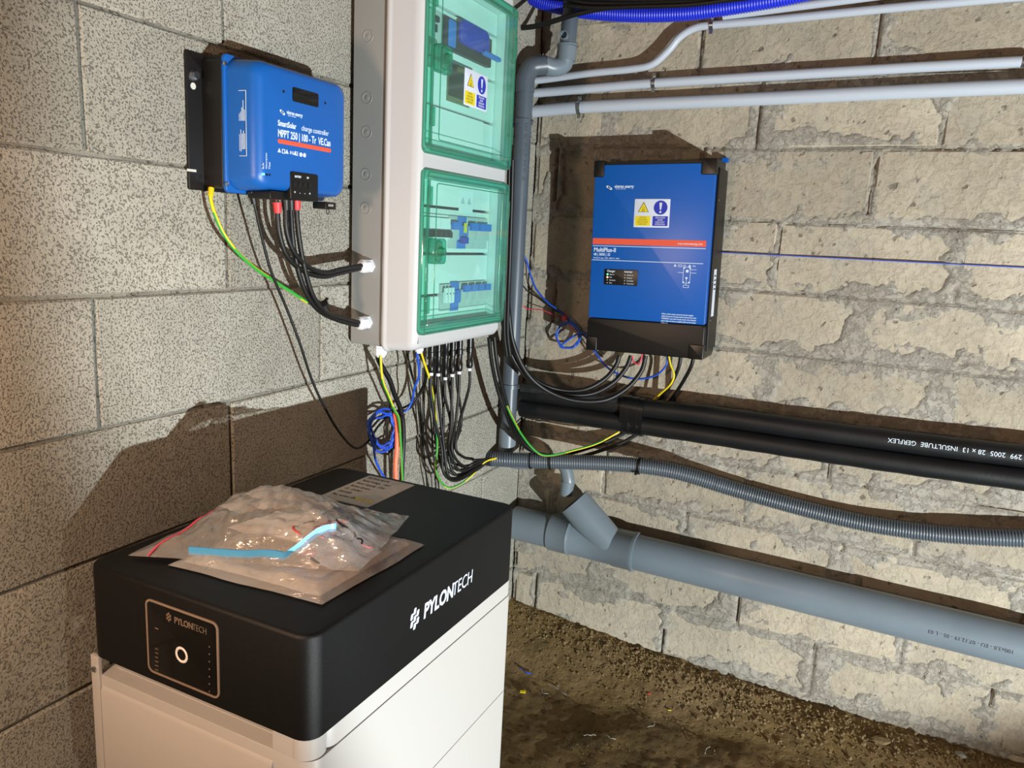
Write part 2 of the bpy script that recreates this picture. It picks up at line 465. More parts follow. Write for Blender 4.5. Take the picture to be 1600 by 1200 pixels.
# back wall (y = 0): cream blocks with grey mortar smeared over the joints
zsB = [-.10, .07, .235, .393, .557, .735, .899, 1.074, 1.245, 1.436, 1.63, 1.81, 1.99, 2.17, 2.32]
jtab = [.30, .53, .75, .569, .744, .95, .754, .984, .745, .964, .66, .93, .70, .5]
def jB(ri): return [jtab[ri]+.445*k for k in range(-3, 6)]
XB = 2.9
bm = B(); box(bm, -.25, XB, .012, .25, -.1, 2.32)
me = bpy.data.meshes.new('wall_back'); bm.to_mesh(me); bm.free(); finish(me, M_mort_b)
wall_back = link_mesh('wall_back', me); tag(wall_back, kind='structure')
lay(wall_back, lambda u, z: FB(u, 0, z), zsB, jB, .004, XB, .010, M_blk_b, .004, .05, ch=.005)
NB = (480, 400)
xx, zz = np.meshgrid(np.linspace(0, XB, NB[0]), np.linspace(-.05, 2.3, NB[1]), indexing='ij')
wob = (fbm(xx*3, zz*3, 3, 11)-.5)*.012
dz = np.min(np.abs((zz+wob)[..., None]-np.array(zsB)), -1)
row = np.clip(np.searchsorted(np.array(zsB), (zz+wob).ravel()).reshape(zz.shape)-1, 0, len(jtab)-1)
du = (xx+wob-np.array(jtab)[row]); du = np.abs((du+.2225) % .445-.2225)
dj = np.minimum(dz, du)
reach = .012+.055*np.clip(fbm(xx*4+9, zz*5, 4, 21)-.33, 0, 1)*2
edge = (reach-dj)+.045*(fbm(xx*22, zz*22, 5, 3)-.5)*2
hole = 1-np.exp(-(xx/.10)**2)*(zz < .75)
mask = np.clip(edge/.006, -1, 1)
# mortar mound in the lower corner
corner = np.clip((.10-xx+.05*(fbm(xx*9, zz*9, 3, 77)-.5)*2)/.01, -1, 1); corner = np.where((zz < .66) & (zz > .3), corner, -1)
mask = np.maximum(mask, corner)
h = -.006+.0085*np.clip(mask*.5+.5, 0, 1)+.003*(fbm(xx*30, zz*30, 3, 8)-.5)
gr = np.exp(-(dz/.0032)**2)*(fbm(xx*2.2, zz*.5, 2, 40) > .34)+np.exp(-(du/.003)**2)*(fbm(xx*2+3, zz*3+5, 2, 41) > .45)
h = h-.011*np.clip(gr, 0, 1)*1.5
P = np.stack([xx, -h, zz], -1).reshape(-1, 3)
link_mesh('mortar', grid_mesh('mortar', NB[0], NB[1], P[:, :], M_mort_b), wall_back, label='grey mortar smeared over the joints')
# snapped chalk line on the wall, level with the middle of the inverter
bm = B()
a, b = W(1122, 394, 'y', -.004), W(1600, 418, 'y', -.004)
q = [a.lerp(b, t/60) for t in range(78)]
rings = [[(p.x, -.0035, p.z-.0015-.0007*random.random()), (p.x, -.0062, p.z), (p.x, -.0035, p.z+.0015+.0007*random.random())] for p in q]
loft(bm, rings, True, True, True)
part('chalk_line', bm, M_chalk, wall_back, label='blue chalk line')

# ------------------------------------------------------------------ floor of packed dirt with a bank against the back wall
NF = (420, 420)
xx, yy = np.meshgrid(np.linspace(-.02, 2.9, NF[0]), np.linspace(-3.3, .01, NF[1]), indexing='ij')
bank_h = .075+.055*np.exp(-xx/.45)
bank_w = .11+.05*np.exp(-xx/.3)
def floor_z(x, y):
    bh = .052+.085*np.exp(-x/.55)
    t = np.clip(1-(-y)/(.22+.10*fbm(x*3, y*0, 2, 2)), 0, 1)
    z = bh*(t*t*(3-2*t))
    z = z+.016*(fbm(x*3.5, y*3.5, 3, 60)-.5)+.006*(fbm(x*18, y*18, 3, 61)-.5)
    z = z+(.010*(fbm(x*55, y*55, 3, 62)-.5))*(.25+t)
    return z-.006
P = np.stack([xx, yy, floor_z(xx, yy)], -1).reshape(-1, 3)
floor = link_mesh('floor', grid_mesh('floor', NF[0], NF[1], P, M_dirt)); tag(floor, kind='structure')
def fz(x, y): return float(floor_z(np.array([x]), np.array([y]))[0])
ico = B(); bmesh.ops.create_icosphere(ico, subdivisions=1, radius=1)
iv = np.array([v.co[:] for v in ico.verts]); fi = [[v.index for v in f.verts] for f in ico.faces]; ico.free()
V, Fc = [], []
for k in range(3600):
    x = random.random()**.8*2.5+.02
    t = abs(random.gauss(0, 1))
    y = -.015-t*(.065+.04*x/2.4)
    if y < -.42: continue
    s = random.uniform(.002, .0055)*(1.7 if random.random() < .06 else 1)
    if y < -.2: s *= .75
    R = Matrix.Rotation(random.random()*6, 3, Vector((random.random(), random.random(), random.random()+.1)).normalized())
    vv = (iv*np.array([1, .8, .6])*(1+.35*(rng.random((12, 1))-.5)))@np.array(R).T*s+np.array([x, y, fz(x, y)+s*.25])
    b = len(V)*12; V.append(vv); Fc += [[i+b for i in f] for f in fi]
for k in range(900):
    x = random.uniform(.4, 2.3); y = -random.uniform(.2, 1.7); s = random.uniform(.001, .003)
    vv = (iv*np.array([1, .8, .6])*(1+.35*(rng.random((12, 1))-.5)))*s+np.array([x, y, fz(x, y)+s*.2])
    b = len(V)*12; V.append(vv); Fc += [[i+b for i in f] for f in fi]
me = bpy.data.meshes.new('gravel'); me.from_pydata(np.concatenate(V).tolist(), [], Fc); me.materials.append(M_stone)
g = link_mesh('gravel', me); tag(g, 'loose brown gravel and clods banked along the foot of the wall', 'gravel', kind='stuff')

# ------------------------------------------------------------------ stickers and emblems
def tri(cx, cy, r, s=1.0): return [(cx-r*.87*s, cy-r*.5), (cx+r*.87*s, cy-r*.5), (cx, cy+r)]
def disc(bm, cx, cy, r, n0, n1, seg=28):
    return poly(bm, [(cx+r*math.cos(2*math.pi*i/seg), cy+r*math.sin(2*math.pi*i/seg)) for i in range(seg)], n0, n1)
def frame_line(bm, x0, x1, y0, y1, t, n0, n1):
    box(bm, x0, x1, y0, y0+t, n0, n1); box(bm, x0, x1, y1-t, y1, n0, n1)
    box(bm, x0, x0+t, y0+t, y1-t, n0, n1); box(bm, x1-t, x1, y0+t, y1-t, n0, n1)
def warning_sticker(parent, M, w, h):
    bm = B(); rp(bm, 0, w, 0, h, 0, .0006, r=.002, bev=.0001)
    s = part('warning_sticker', bm, M_sticker, parent, M, 'white sticker with yellow warning triangle and blue mandatory sign')
    n = .0007
    bm = B(); poly(bm, tri(w*.26, h*.66, h*.24, .95), n, n+.0002); part('triangle_border', bm, M_ink, s)
    bm = B(); poly(bm, tri(w*.26, h*.655, h*.205, .95), n+.0002, n+.0005); box(bm, w*.04, w*.465, h*.055, h*.40, n, n+.0002)
    part('yellow_field', bm, M_syel, s)
    bm = B(); disc(bm, w*.74, h*.70, h*.25, n, n+.0002); box(bm, w*.535, w*.96, h*.055, h*.40, n, n+.0002)
    part('blue_field', bm, M_sblue, s)
    bm = B(); loft(bm, [[(x, y, z) for x, y in ((w*.70, h*.87), (w*.78, h*.87), (w*.757, h*.62), (w*.723, h*.62))] for z in (n+.0002, n+.0004)])
    disc(bm, w*.74, h*.545, h*.038, n+.0002, n+.0004)
    part('exclamation_mark', bm, M_sticker, s)
    bm = B()   # sun over a panel inside the triangle
    for k in range(8):
        a = k*math.pi/4; box(bm, h*.028, h*.055, -h*.005, h*.005, n+.0005, n+.0007, T(w*.26, h*.68) @ RZ(math.degrees(a)))
    frame_line(bm, w*.22, w*.30, h*.56, h*.62, h*.012, n+.0005, n+.0007)
    part('sun_symbol', bm, M_ink, s)
    for i, ln in enumerate(('ATTENTION', 'DOUBLE SOURCE', 'RESEAU ET SOLAIRE', 'COUPER AVANT')):
        text('lettering', ln, h*.072, T(w*.25, h*(.345-.078*i), n+.0002), M_ink, s, 'CENTER', sx=.62, ext=.0001)
    for i, ln in enumerate(('INSTALLATION', 'SOLAIRE', 'ISOLER AVANT', 'INTERVENTION')):
        text('lettering', ln, h*.078, T(w*.745, h*(.345-.078*i), n+.0002), M_sticker, s, 'CENTER', sx=.66, bold=.00005, ext=.0001)
    return s
def wave_emblem(bm, s, n0, n1):
    """the maker's mark: three slanted rounded bars stepping down"""
    for k, (dx, dy) in enumerate(((0, 0), (.36, -.16), (.72, -.40))):
        pts = rr(-.33, .33, -.27, .27, .2, 4)
        pts = [((x+.35*y*-1+dx)*s, (y+dy)*s) for x, y in pts]
        poly(bm, pts, n0, n1)
def victron(parent, M, s, sub=True):
    bm = B(); wave_emblem(bm, s*.95, 0, .0003); part('emblem', bm, M_white_print, parent, M)
    text('lettering', 'victron energy', s*.95, M @ T(s*1.55, s*.05), M_white_print, parent, 'LEFT', bold=s*.02, sx=.8)
    text('lettering', 'B L U E   P O W E R', s*.33, M @ T(s*1.9, -s*.5), M_white_print, parent, 'LEFT', sx=.8)

# ------------------------------------------------------------------ solar charge controller on the left wall
MP = thing('solar_charge_controller', 'blue wall-mounted solar charge controller on a black bracket, left of the tall enclosure', 'charge controller', FA(0, -1.345, 1.408))
# local: u 0..0.30 towards the corner, v 0..0.21
bm = B(); rp(bm, 0, .285, 0, .212, .001, .005, r=.003, bev=.0008)
br = part('mounting_bracket', bm, M_bracket, MP)
bm = B(); rp(bm, .030, .272, .006, .204, .005, .046, r=.004, bev=.001)
for k in range(12): box(bm, .033+k*.0195, .0365+k*.0195, .203, .209, .010, .046)
part('heat_sink', bm, M_bracket, MP)
bm = B(); rp(bm, .032, .276, -.001, .212, .046, .0515, r=.008, bev=.0015)
part('flange', bm, M_blue, MP)
def dome(bm, D):
    rings = []
    for n, ins in ((.0515, 0), (.060, .001), (D-.018, .004), (D-.012, .0058), (D-.006, .0098), (D-.002, .0155), (D, .023)):
        u0, u1, v0, v1 = .036+ins, .272-ins, .004+ins*.6, .207-ins*.6
        rings.append([(x, y, n) for x, y in rr(u0, u1, v0, v1, .022, 6)])
    return loft(bm, rings)
D = .112
bm = B(); dome(bm, D)
hs = part('housing', bm, M_blue, MP, ang=50)
# convert a photographed spot on the front into the local frame
def mploc(px, py, n=D):
    p = W(px, py, 'x', n); q = wm(MP).inverted() @ p; return q.x, q.y
u, v = mploc(457, 167); u2, v2 = mploc(497, 172); 
bm = B(); rp(bm, u, u2, v2+.004, v2+.0265, D-.0005, D+.0012, r=.003, bev=.0004)
part('display_window', bm, M_gloss, MP)
for (px, py) in ((443, 143), (508, 161)):
    a, b = mploc(px, py); bm = B(); cyl(bm, (a, b, D-.001), (a, b, D+.0008), .0022, seg=12); part('plug', bm, M_hole, MP)
a, b = mploc(437, 173); victron(MP, T(a+.003, b, D+.0002), .0085)
a, b = mploc(434, 192); text('lettering', 'SmartSolar', .0125, T(a, b, D+.0002), M_white_print, MP, bold=.0003, sx=.78)
a2, b2 = mploc(471, 199); text('lettering', 'charge controller', .0125, T(a2, b, D+.0002), M_white_print, MP, sx=.80)
a, b = mploc(434, 208); text('lettering', 'MPPT 250 | 100 - Tr  VE.Can', .0165, T(a, b, D+.0002), M_white_print, MP, bold=.0003, sx=.675)
a, b = mploc(434, 220); a2, b2 = mploc(517, 232)
bm = B(); rp(bm, a, a2, b-.0035, b+.0035, D, D+.0005, r=.003, bev=.0001); part('stripe', bm, M_orange, MP)
bm = B(); yb = b-.0155; x0 = a+.003
for k, q in enumerate((0, 2, 4)):
    poly(bm, tri(x0+q*.011*.9+ (0 if k < 1 else -.002), yb, .0045), D, D+.0005)
frame_line(bm, x0+.0065, x0+.0135, yb-.003, yb+.004, .0012, D, D+.0005)
for k in range(2): disc(bm, x0+.052+k*.009, yb, .0036, D, D+.0005, 12)
part('symbols', bm, M_white_print, MP)
text('lettering', 'IP43', .0075, T(x0+.025, yb, D+.0002), M_white_print, MP, sx=.7)
text('lettering', 'CE', .0095, T(x0+.0365, yb, D+.0002), M_white_print, MP, sx=.8)
# printed table on the left side face
sidem = Matrix(((0, 0, -1, .0388), (0, 1, 0, 0), (1, 0, 0, 0), (0, 0, 0, 1)))   # u -> n, v -> v, outward = -u
bm = B(); frame_line(bm, .070, .090, .056, .156, .0008, 0, .0005)
for k in range(6): box(bm, .0725+k*.0027, .0733+k*.0027, .062+.006*random.random(), .098-.01*random.random(), 0, .0005)
for k in range(6): box(bm, .0725+k*.0027, .0733+k*.0027, .110, .150-.03*random.random(), 0, .0005)
part('printed_table', bm, M_white_print, MP, sidem)
# indicator lights with their small lettering
for i, (px, py) in enumerate(((412, 272), (417, 273), (421, 273))):
    a, b = mploc(px, py); bm = B(); cyl(bm, (a, b, D-.004), (a, b, D+.0006), .0019, seg=12)
    part('indicator_light', bm, M_led_b if i == 0 else M_hole, MP)
for px, s in ((411, 'Bulk'), (416, 'Absorption'), (421, 'Float')):
    a, b = mploc(px, 264); text('lettering', s, .0055, T(a, b, D+.0002) @ RZ(90), M_white_print, MP)
# terminal block
a, b = mploc(453, 268); a2, b2 = mploc(495, 305)
bm = B(); rp(bm, a, a2+.002, -.006, b+.001, D-.03, D+.0015, r=.004, bev=.001)
tb = part('terminal_block', bm, M_blackp, MP)
for k in range(4):
    uu = a+.010+k*.0125; bm = B(); cyl(bm, (uu, b-.020, D+.0012), (uu, b-.020, D+.0024), .0045, seg=16); part('screw_hole', bm, M_hole, tb)
    text('lettering', '+--+'[k], .008, T(uu, b-.033, D+.0017), M_white_print, tb, 'CENTER')
text('lettering', 'BATTERY', .0048, T(a+.010, b-.007, D+.0017), M_white_print, tb, bold=.0001, sx=.8)
text('lettering', 'PV', .0048, T(a+.040, b-.007, D+.0017), M_white_print, tb, bold=.0001)
bm = B(); rp(bm, a-.04, a+.002, -.0075, .006, D-.055, D-.006, r=.003, bev=.001); part('cable_entry', bm, M_blackp, MP)
bm = B(); rp(bm, .232, .262, -.016, -.003, .060, .090, r=.002, bev=.001)
pl = part('plug_connector', bm, M_blackp, MP)
for k in range(3): bm = B(); box(bm, .240+k*.005, .242+k*.005, -.011, -.007, .0898, .0906); part('pin', bm, M_ledoff, pl)
bm = B(); P = [Vector((.250+.004*math.cos(t*.4), -.020+.0045*math.sin(t*.4), .08)) for t in range(17)]; sweep(bm, P, .0008, 6); part('pull_ring', bm, M_blackp, pl)
for v in (.196, .012):
    bm = B(); cyl(bm, (.0335, v, .0515), (.0335, v, .0545), .0038, .003, seg=14); part('flange_screw', bm, M_screw, MP)
bm = B(); cyl(bm, (.013, .176, .005), (.013, .176, .014), .0065, seg=6); cyl(bm, (.013, .176, .005), (.013, .176, .0068), .0085, seg=20); part('wall_bolt', bm, M_screw, MP)
bm = B(); cyl(bm, (.0125, .160, .0045), (.0125, .160, .0056), .0052, seg=16); part('keyhole', bm, M_ledoff, MP)
bm = B(); box(bm, -.004, .014, .028, .032, .0045, .0056); part('bracket_slot', bm, M_ledoff, MP)
bm = B(); cyl(bm, (.024, .021, .005), (.024, .021, .0060), .0035, seg=14); part('earth_hole', bm, M_hole, MP)

# ------------------------------------------------------------------ enclosure with two green doors
EN = thing('electrical_enclosure', 'tall light grey enclosure with two green transparent doors on the left wall', 'enclosure', FA(0, -.935, 1.112))
EW, EH = .405, .80
bm = B(); rp(bm, .002, EW-.002, .004, EH, .012, .094, r=.012, bev=.001)
bb = part('back_box', bm, M_enclb, EN)
# cover: rounded flanks rising to the front plate
bm = B(); rings = []
for n, ins in ((.092, -.001), (.096, -.003), (.100, -.003), (.103, -.0005), (.106, .0005), (.152, .004), (.161, .007), (.168, .0125), (.171, .020)):
    rings.append([(x, y, n) for x, y in rr(ins, EW-ins, -.002+ins, EH+.002-ins, .026, 8, (.02, .02, .02, .02))])
# front plate with two openings is modelled as a frame
loft(bm, rings, True, False)
cov = part('cover', bm, M_encl, EN, ang=50)
DU0, DU1 = .014, EW-.014
doors = [(.402, .766), (.036, .372)]
bm = B()
u0, u1, v0, v1 = .020, EW-.020, .018, EH-.018
cells = [(v0, doors[1][0]+.014), (doors[1][1]-.014, doors[0][0]+.014), (doors[0][1]-.014, v1)]
for a, b in cells: box(bm, u0, u1, a, b, .160, .171)
box(bm, u0, DU0+.014, v0+.001, v1-.001, .1602, .1708); box(bm, DU1-.014, u1, v0+.001, v1-.001, .1602, .1708)
part('front_frame', bm, M_encl, EN)
for (a, b) in doors:      # recessed inside walls and the front plates behind each door
    bm = B(); a1, b1 = a+.014, b-.014; x0, x1 = DU0+.014, DU1-.014
    for q in ((x0-.002, x0, a1, b1), (x1, x1+.002, a1, b1), (x0, x1, a1-.002, a1), (x0, x1, b1, b1+.002)): box(bm, *q, .125, .160)
    part('opening_wall', bm, M_inner, EN)
IN = .138
def eloc(px, py, n=IN):
    q = wm(EN).inverted() @ W(px, py, 'x', n); return q.x, q.y
plates = [(.416, .505), (.509, .60), (.604, .7), (.704, .752), (.050, .110), (.114, .200), (.204, .300), (.304, .358)]
for a, b in plates:
    bm = B(); rp(bm, DU0+.016, DU1-.016, a+.001, b-.001, .126, IN, r=.002, bev=.001); part('front_plate', bm, M_inner, EN)
def module(u, v, w, h, body, d=.012):
    bm = B(); rp(bm, u, u+w-.0006, v, v+h, IN-.004, IN+d*.5, r=.001, bev=.0006)
    rp(bm, u+.0004, u+w-.001, v+h*.28, v+h*.72, IN+d*.5, IN+d, r=.001, bev=.0006)
    return part('circuit_breaker', bm, body, EN)
# slots cut as darker frames around the device rows
mw = .0208
for k in range(6):        # upper row of the lower door: six breakers with black toggles
    u = .046+k*mw; m_ = module(u, .214, mw, .072, M_module)
    bm = B(); box(bm, u+.004, u+mw-.004, .238, .250, IN+.012, IN+.021); box(bm, u+.001, u+mw-.0015, .246, .254, IN+.0118, IN+.017)
    part('toggle', bm, M_handle, m_)
    if k % 2 == 0: bm = B(); box(bm, u, u+2*mw-.001, .257, .279, IN+.0121, IN+.0129); part('paper_strip', bm, M_module, m_)
for (k, w_, mm) in ((6, 2, M_modgrey), (8, 2, M_mblue), (10, 2, M_modgrey), (12, 3, M_modgrey)):
    u = .046+k*mw; m_ = module(u, .214, mw*w_, .072, mm)
    if k == 8:
        bm = B(); box(bm, u+.019, u+.033, .250, .272, IN+.012, IN+.0128); part('yellow_mark', bm, M_syel, m_)
        bm = B(); box(bm, u+.004, u+.030, .226, .240, IN+.012, IN+.020); part('toggle', bm, M_sblue, m_)
    else:
        bm = B(); box(bm, u+.003, u+mw*w_-.004, .256, .273, IN+.012, IN+.019); part('toggle', bm, M_mblue, m_)
for k in range(3):        # fuse holders
    u = .150+k*.0142; m_ = module(u, .075, .0142, .060, M_modgrey)
    bm = B(); rp(bm, u+.002, u+.0112, .094, .128, IN+.012, IN+.018, r=.002, bev=.0008); part('fuse_carrier', bm, M_module, m_)
    bm = B(); cyl(bm, (u+.0065, .115, IN+.018), (u+.0065, .115, IN+.0186), .0018, seg=10); part('screw', bm, M_handle, m_)
m_ = module(.196, .073, .034, .066, M_mblue)
bm = B(); disc(bm, .213, .104, .012, IN+.012, IN+.0135); part('face_disc', bm, M_mblue, m_)
for k in range(4):
    u = .232+k*.034; m_ = module(u, .078, .034, .060, M_modgrey)
    bm = B(); box(bm, u+.004, u+.030, .116, .131, IN+.012, IN+.020); part('toggle', bm, M_mblue, m_)
# big isolator behind the upper door
a, b = .150, .640
bm = B(); rp(bm, .125, .330, .625, .686, IN-.004, IN+.012, r=.003, bev=.001); iso = part('isolator_switch', bm, M_handle, EN)
bm = B(); rp(bm, .175, .305, .645, .694, IN+.012, IN+.020, r=.018, bev=.002); part('cap', bm, M_sblue, iso)
bm = B(); rp(bm, .135, .165, .630, .682, IN+.012, IN+.014, r=.003, bev=.0006); part('terminal', bm, M_mblue, iso)
bm = B(); rp(bm, .27, .35, .640, .650, IN+.020, IN+.028, r=.005, bev=.002); part('rotary_handle', bm, M_mblue, iso)
bm = B(); rp(bm, .075, .118, .622, .688, IN-.004, IN+.008, r=.002, bev=.001); sg = part('surge_arrester', bm, M_modgrey, EN)
bm = B(); rp(bm, .086, .100, .664, .676, IN+.008, IN+.013, r=.003, bev=.001); rp(bm, .088, .096, .645, .660, IN+.008, IN+.011, r=.002, bev=.001); part('toggle', bm, M_handle, sg)
bm = B(); box(bm, .155, .255, .525, .598, IN, IN+.0008); part('dark_notice', bm, mat('olive_card', '6a6a48', .6), EN)
bm = B(); box(bm, .195, .235, .592, .602, IN+.0008, IN+.0014); part('yellow_tag', bm, M_syel, EN)
bm = B(); box(bm, .075, .325, .445, .505, IN, IN+.0006); part('blank_label', bm, M_module, EN)
bm = B(); box(bm, .225, .29, .295, .345, IN, IN+.0006); nt_ = part('notice', bm, M_module, EN)
for du in (0, .03): bm = B(); poly(bm, tri(.242+du, .32, .01), IN+.0006, IN+.001); part('triangle', bm, M_modgrey, nt_)

# doors
for i, (a, b) in enumerate(doors):
    bm = B()
    # rim (thick), then raised panel
    def rimring(n, ins, r=.012): return [(x, y, n) for x, y in rr(DU0+ins, DU1-ins, a+ins, b-ins, max(r-ins*.4, .004), 6)]
    loft(bm, [rimring(.171, 0), rimring(.180, .0005), rimring(.184, .004), rimring(.184, .016), rimring(.178, .020), rimring(.171, .021)], False, False)
    d = part('door', bm, M_greend, EN, label='green transparent door, ' + ('upper' if i == 0 else 'lower'), ang=40)
    bm = B(); loft(bm, [rimring(.184, .0162), rimring(.192, .024), rimring(.193, .027)], False, True)
    part('pane', bm, M_green, d, ang=30)
    # fine dark edge line around the pane as a moulded bead
    bm = B()
    P = [Vector((x, y, .1925)) for x, y in rr(DU0+.027, DU1-.027, a+.027, b-.027, .006, 5)]; P.append(P[0])
    sweep(bm, P, .0011, 6, False); part('bead', bm, M_greend, d, ang=60)
    P = [Vector((x, y, .1845)) for x, y in rr(DU0+.006, DU1-.006, a+.006, b-.006, .008, 5)]; P.append(P[0])
    bm = B(); sweep(bm, P, .0012, 6, False); part('bead', bm, M_greend, d, ang=60)
    vm = (a+b)/2+(.006 if i else -.002)
    bm = B(); rp(bm, DU0+.012, DU0+.062, vm-.026, vm+.026, .184, .199, r=.008, bev=.003)
    hd = part('handle', bm, M_greend, d)
    bm = B(); rp(bm, DU0+.016, DU0+.040, vm-.022, vm+.022, .199, .203, r=.010, bev=.002); cyl(bm, (DU0+.030, vm, .199), (DU0+.030, vm, .214), .011, .007, seg=6)
    part('knob', bm, M_greend, hd)
    for dv in (-.11, .11):
        bm = B(); rp(bm, DU0+.004, DU0+.020, vm+dv-.018, vm+dv+.018, .184, .188, r=.002, bev=.001); part('catch', bm, M_greend, d)
    for dv in (-.1, .1):
        bm = B(); cyl(bm, (DU1-.002, vm+dv-.02, .181), (DU1-.002, vm+dv+.02, .181), .005, seg=12); part('hinge', bm, M_greend, d)
    if i == 0:
        q = wm(EN).inverted() @ W(724, 163, 'x', .193); q2 = wm(EN).inverted() @ W(762, 118, 'x', .193)
        warning_sticker(d, T(q.x, q.y, .1932), q2.x-q.x, .073)
# knockouts on the flank (facing -y): local u=.002 plane
side = lambda n, v: Matrix(((0, 0, -1, .002), (0, 1, 0, v), (1, 0, 0, n), (0, 0, 0, 1)))
for z in (1.734, 1.618, 1.552, 1.469, 1.401):
    bm = B(); P = [Vector((.0115*math.cos(t*math.pi/12), .0115*math.sin(t*math.pi/12), 0)) for t in range(25)]
    sweep(bm, P, .0009, 6, False); rp(bm, -.0045, .0045, -.0045, .0045, -.001, .0006, r=.004, bev=.0002)
    part('knockout', bm, M_enclb, EN, side(.046, z-1.112))
bm = B(); box(bm, .001, .0035, .05, EH-.02,   .0885, .0915); part('edge_groove', bm, M_seam, EN)
def gland(name, p0, d, r=.0125, L=.034, parent=None, label=None):
    d = Vector(d).normalized(); p0 = Vector(p0); bm = B()
    cyl(bm, p0, p0+d*.008, r*1.15, seg=6); cyl(bm, p0+d*.008, p0+d*(L*.55), r*.95, seg=20)
    cyl(bm, p0+d*(L*.3), p0+d*(L*.75), r*1.1, seg=10); cyl(bm, p0+d*(L*.75), p0+d*L, r*1.0, r*.7, seg=20)
    return child_world(name, bm, M_gland, parent, label)
g1 = W(577, 415, 'y', -.935); g2 = W(573, 503, 'y', -.935)
for g in (g1, g2): gland('cable_gland', (g.x, -.933, g.z), (0, -1, -.05), .0125, .034, EN, 'white cable gland')
gb1 = W(603, 560, 'x', .06); gb2 = W(664, 556, 'x', .10)
gland('cable_gland', (.055, -.885, 1.116), (0, 0, -1), .0135, .030, EN, 'white cable gland')
gland('cable_gland', (.100, -.800, 1.116), (0, 0, -1), .0095, .026, EN, 'white cable gland')

# ------------------------------------------------------------------ inverter on the back wall
rot = math.radians(1.4)
IV = thing('inverter_charger', 'large blue inverter charger with black base hung on the cream back wall', 'inverter', FB(.262, 0, 1.045, rot))
IW, IH, ID = .340, .535, .145
q0 = wm(IV).inverted()
def iloc(px, py, n=ID):
    q = q0 @ W(px, py, 'y', -n); return q.x, q.y
bm = B(); rp(bm, .006, IW-.006, .004, IH-.008, .012, .125, r=.006, bev=.002); chs = part('chassis', bm, M_black, IV)
bm = B(); rp(bm, .02, IW-.02, .03, IH-.05, .0, .014, r=.006, bev=.002); part('wall_plate', bm, M_black, IV)
bm = B(); rp(bm, .002, IW-.002, .095, IH-.012, .122, .1462, r=.004, bev=.0015); fp = part('front_panel', bm, M_blue2, IV)
# black lower cover with chamfered feet
bm = B(); rp(bm, 0, IW, 0, .094, .012, .147, r=.010, bev=.003); part('lower_cover', bm, M_black, IV)
for (a, b, c, d) in ((-.001, .032, -.001, .040), (IW-.040, IW+.001, -.001, .040), (-.001, .030, IH-.045, IH), (IW-.038, IW+.001, IH-.042, IH)):
    bm = B(); rp(bm, a, b, c, d, .030, .1495, r=.003, bev=.002); part('corner_cap', bm, M_blackp, IV)
bm = B(); rp(bm, IW-.003, IW+.005, .02, IH-.02, .012, .120, r=.004, bev=.001); part('side_flange', bm, M_black, IV)
bm = B(); box(bm, .006, IW-.006, IH-.012, IH-.004, .05, .140); part('top_grille', bm, M_black, IV)
bm = B(); rp(bm, IW-.012, IW+.006, IH+.001, IH+.014, .012, .030, r=.002, bev=.001); part('blue_tab', bm, M_blue2, IV)
for v in (.43, .21, .105):
    bm = B(); cyl(bm, (IW+.0045, v, .110), (IW+.0066, v, .110), .003, seg=10); part('side_screw', bm, M_screw, IV)
bm = B(); box(bm, IW+.0048, IW+.0056, .115, .245, .070, .102); sl = part('side_label', bm, M_sticker, IV)
bm = B()
for k in range(4): box(bm, IW+.0056, IW+.006, .225-k*.012, .229-k*.012, .075, .097)
part('print', bm, M_ink, sl)
n = .1464
a, b = iloc(949, 292); victron(IV, T(a+.002, b, n), .0125)
q = iloc(990, 355); q2 = iloc(1048, 311); warning_sticker(IV, T(q[0], q[1], .1462), q2[0]-q[0], q2[1]-q[1])
a, b = iloc(939, 377); bm = B(); box(bm, .005, IW-.013, b-.0085, b+.0085, .146, .1466); st = part('stripe', bm, M_orange, IV)
text('lettering', 'www.victronenergy.com', .0085, T(IW-.022, b-.001, .1467), M_white_print, IV, 'RIGHT', sx=.8)
bm = B(); box(bm, .005, IW-.013, b-.0135, b-.012, .146, .1466); box(bm, .005, IW-.017, b-.0535, b-.052, .146, .1466); part('rule_line', bm, M_white_print, IV)
a = .009
text('lettering', 'MultiPlus-II', .0165, T(a, b-.024, n), M_white_print, IV, bold=.0003, sx=.9)
text('lettering', '48 | 3000 | 35', .0105, T(a, b-.037, n), M_white_print, IV, bold=.0001, sx=.85)
text('lettering', '48 Volt DC input / 230V / 3000 VA - 50 Hz', .0055, T(a, b-.047, n), M_white_print, IV, sx=.8)
bm = B(); yb = b-.0605
poly(bm, tri(.247, yb, .0045), n-.0004, n+.0002); poly(bm, tri(.287, yb, .0045), n-.0004, n+.0002); frame_line(bm, .256, .266, yb-.003, yb+.003, .001, n-.0004, n+.0002)
part('symbols', bm, M_white_print, IV)
text('lettering', 'CE', .008, T(.269, yb, n), M_white_print, IV, sx=.8); text('lettering', 'IP21', .0065, T(.295, yb, n), M_white_print, IV, sx=.8)
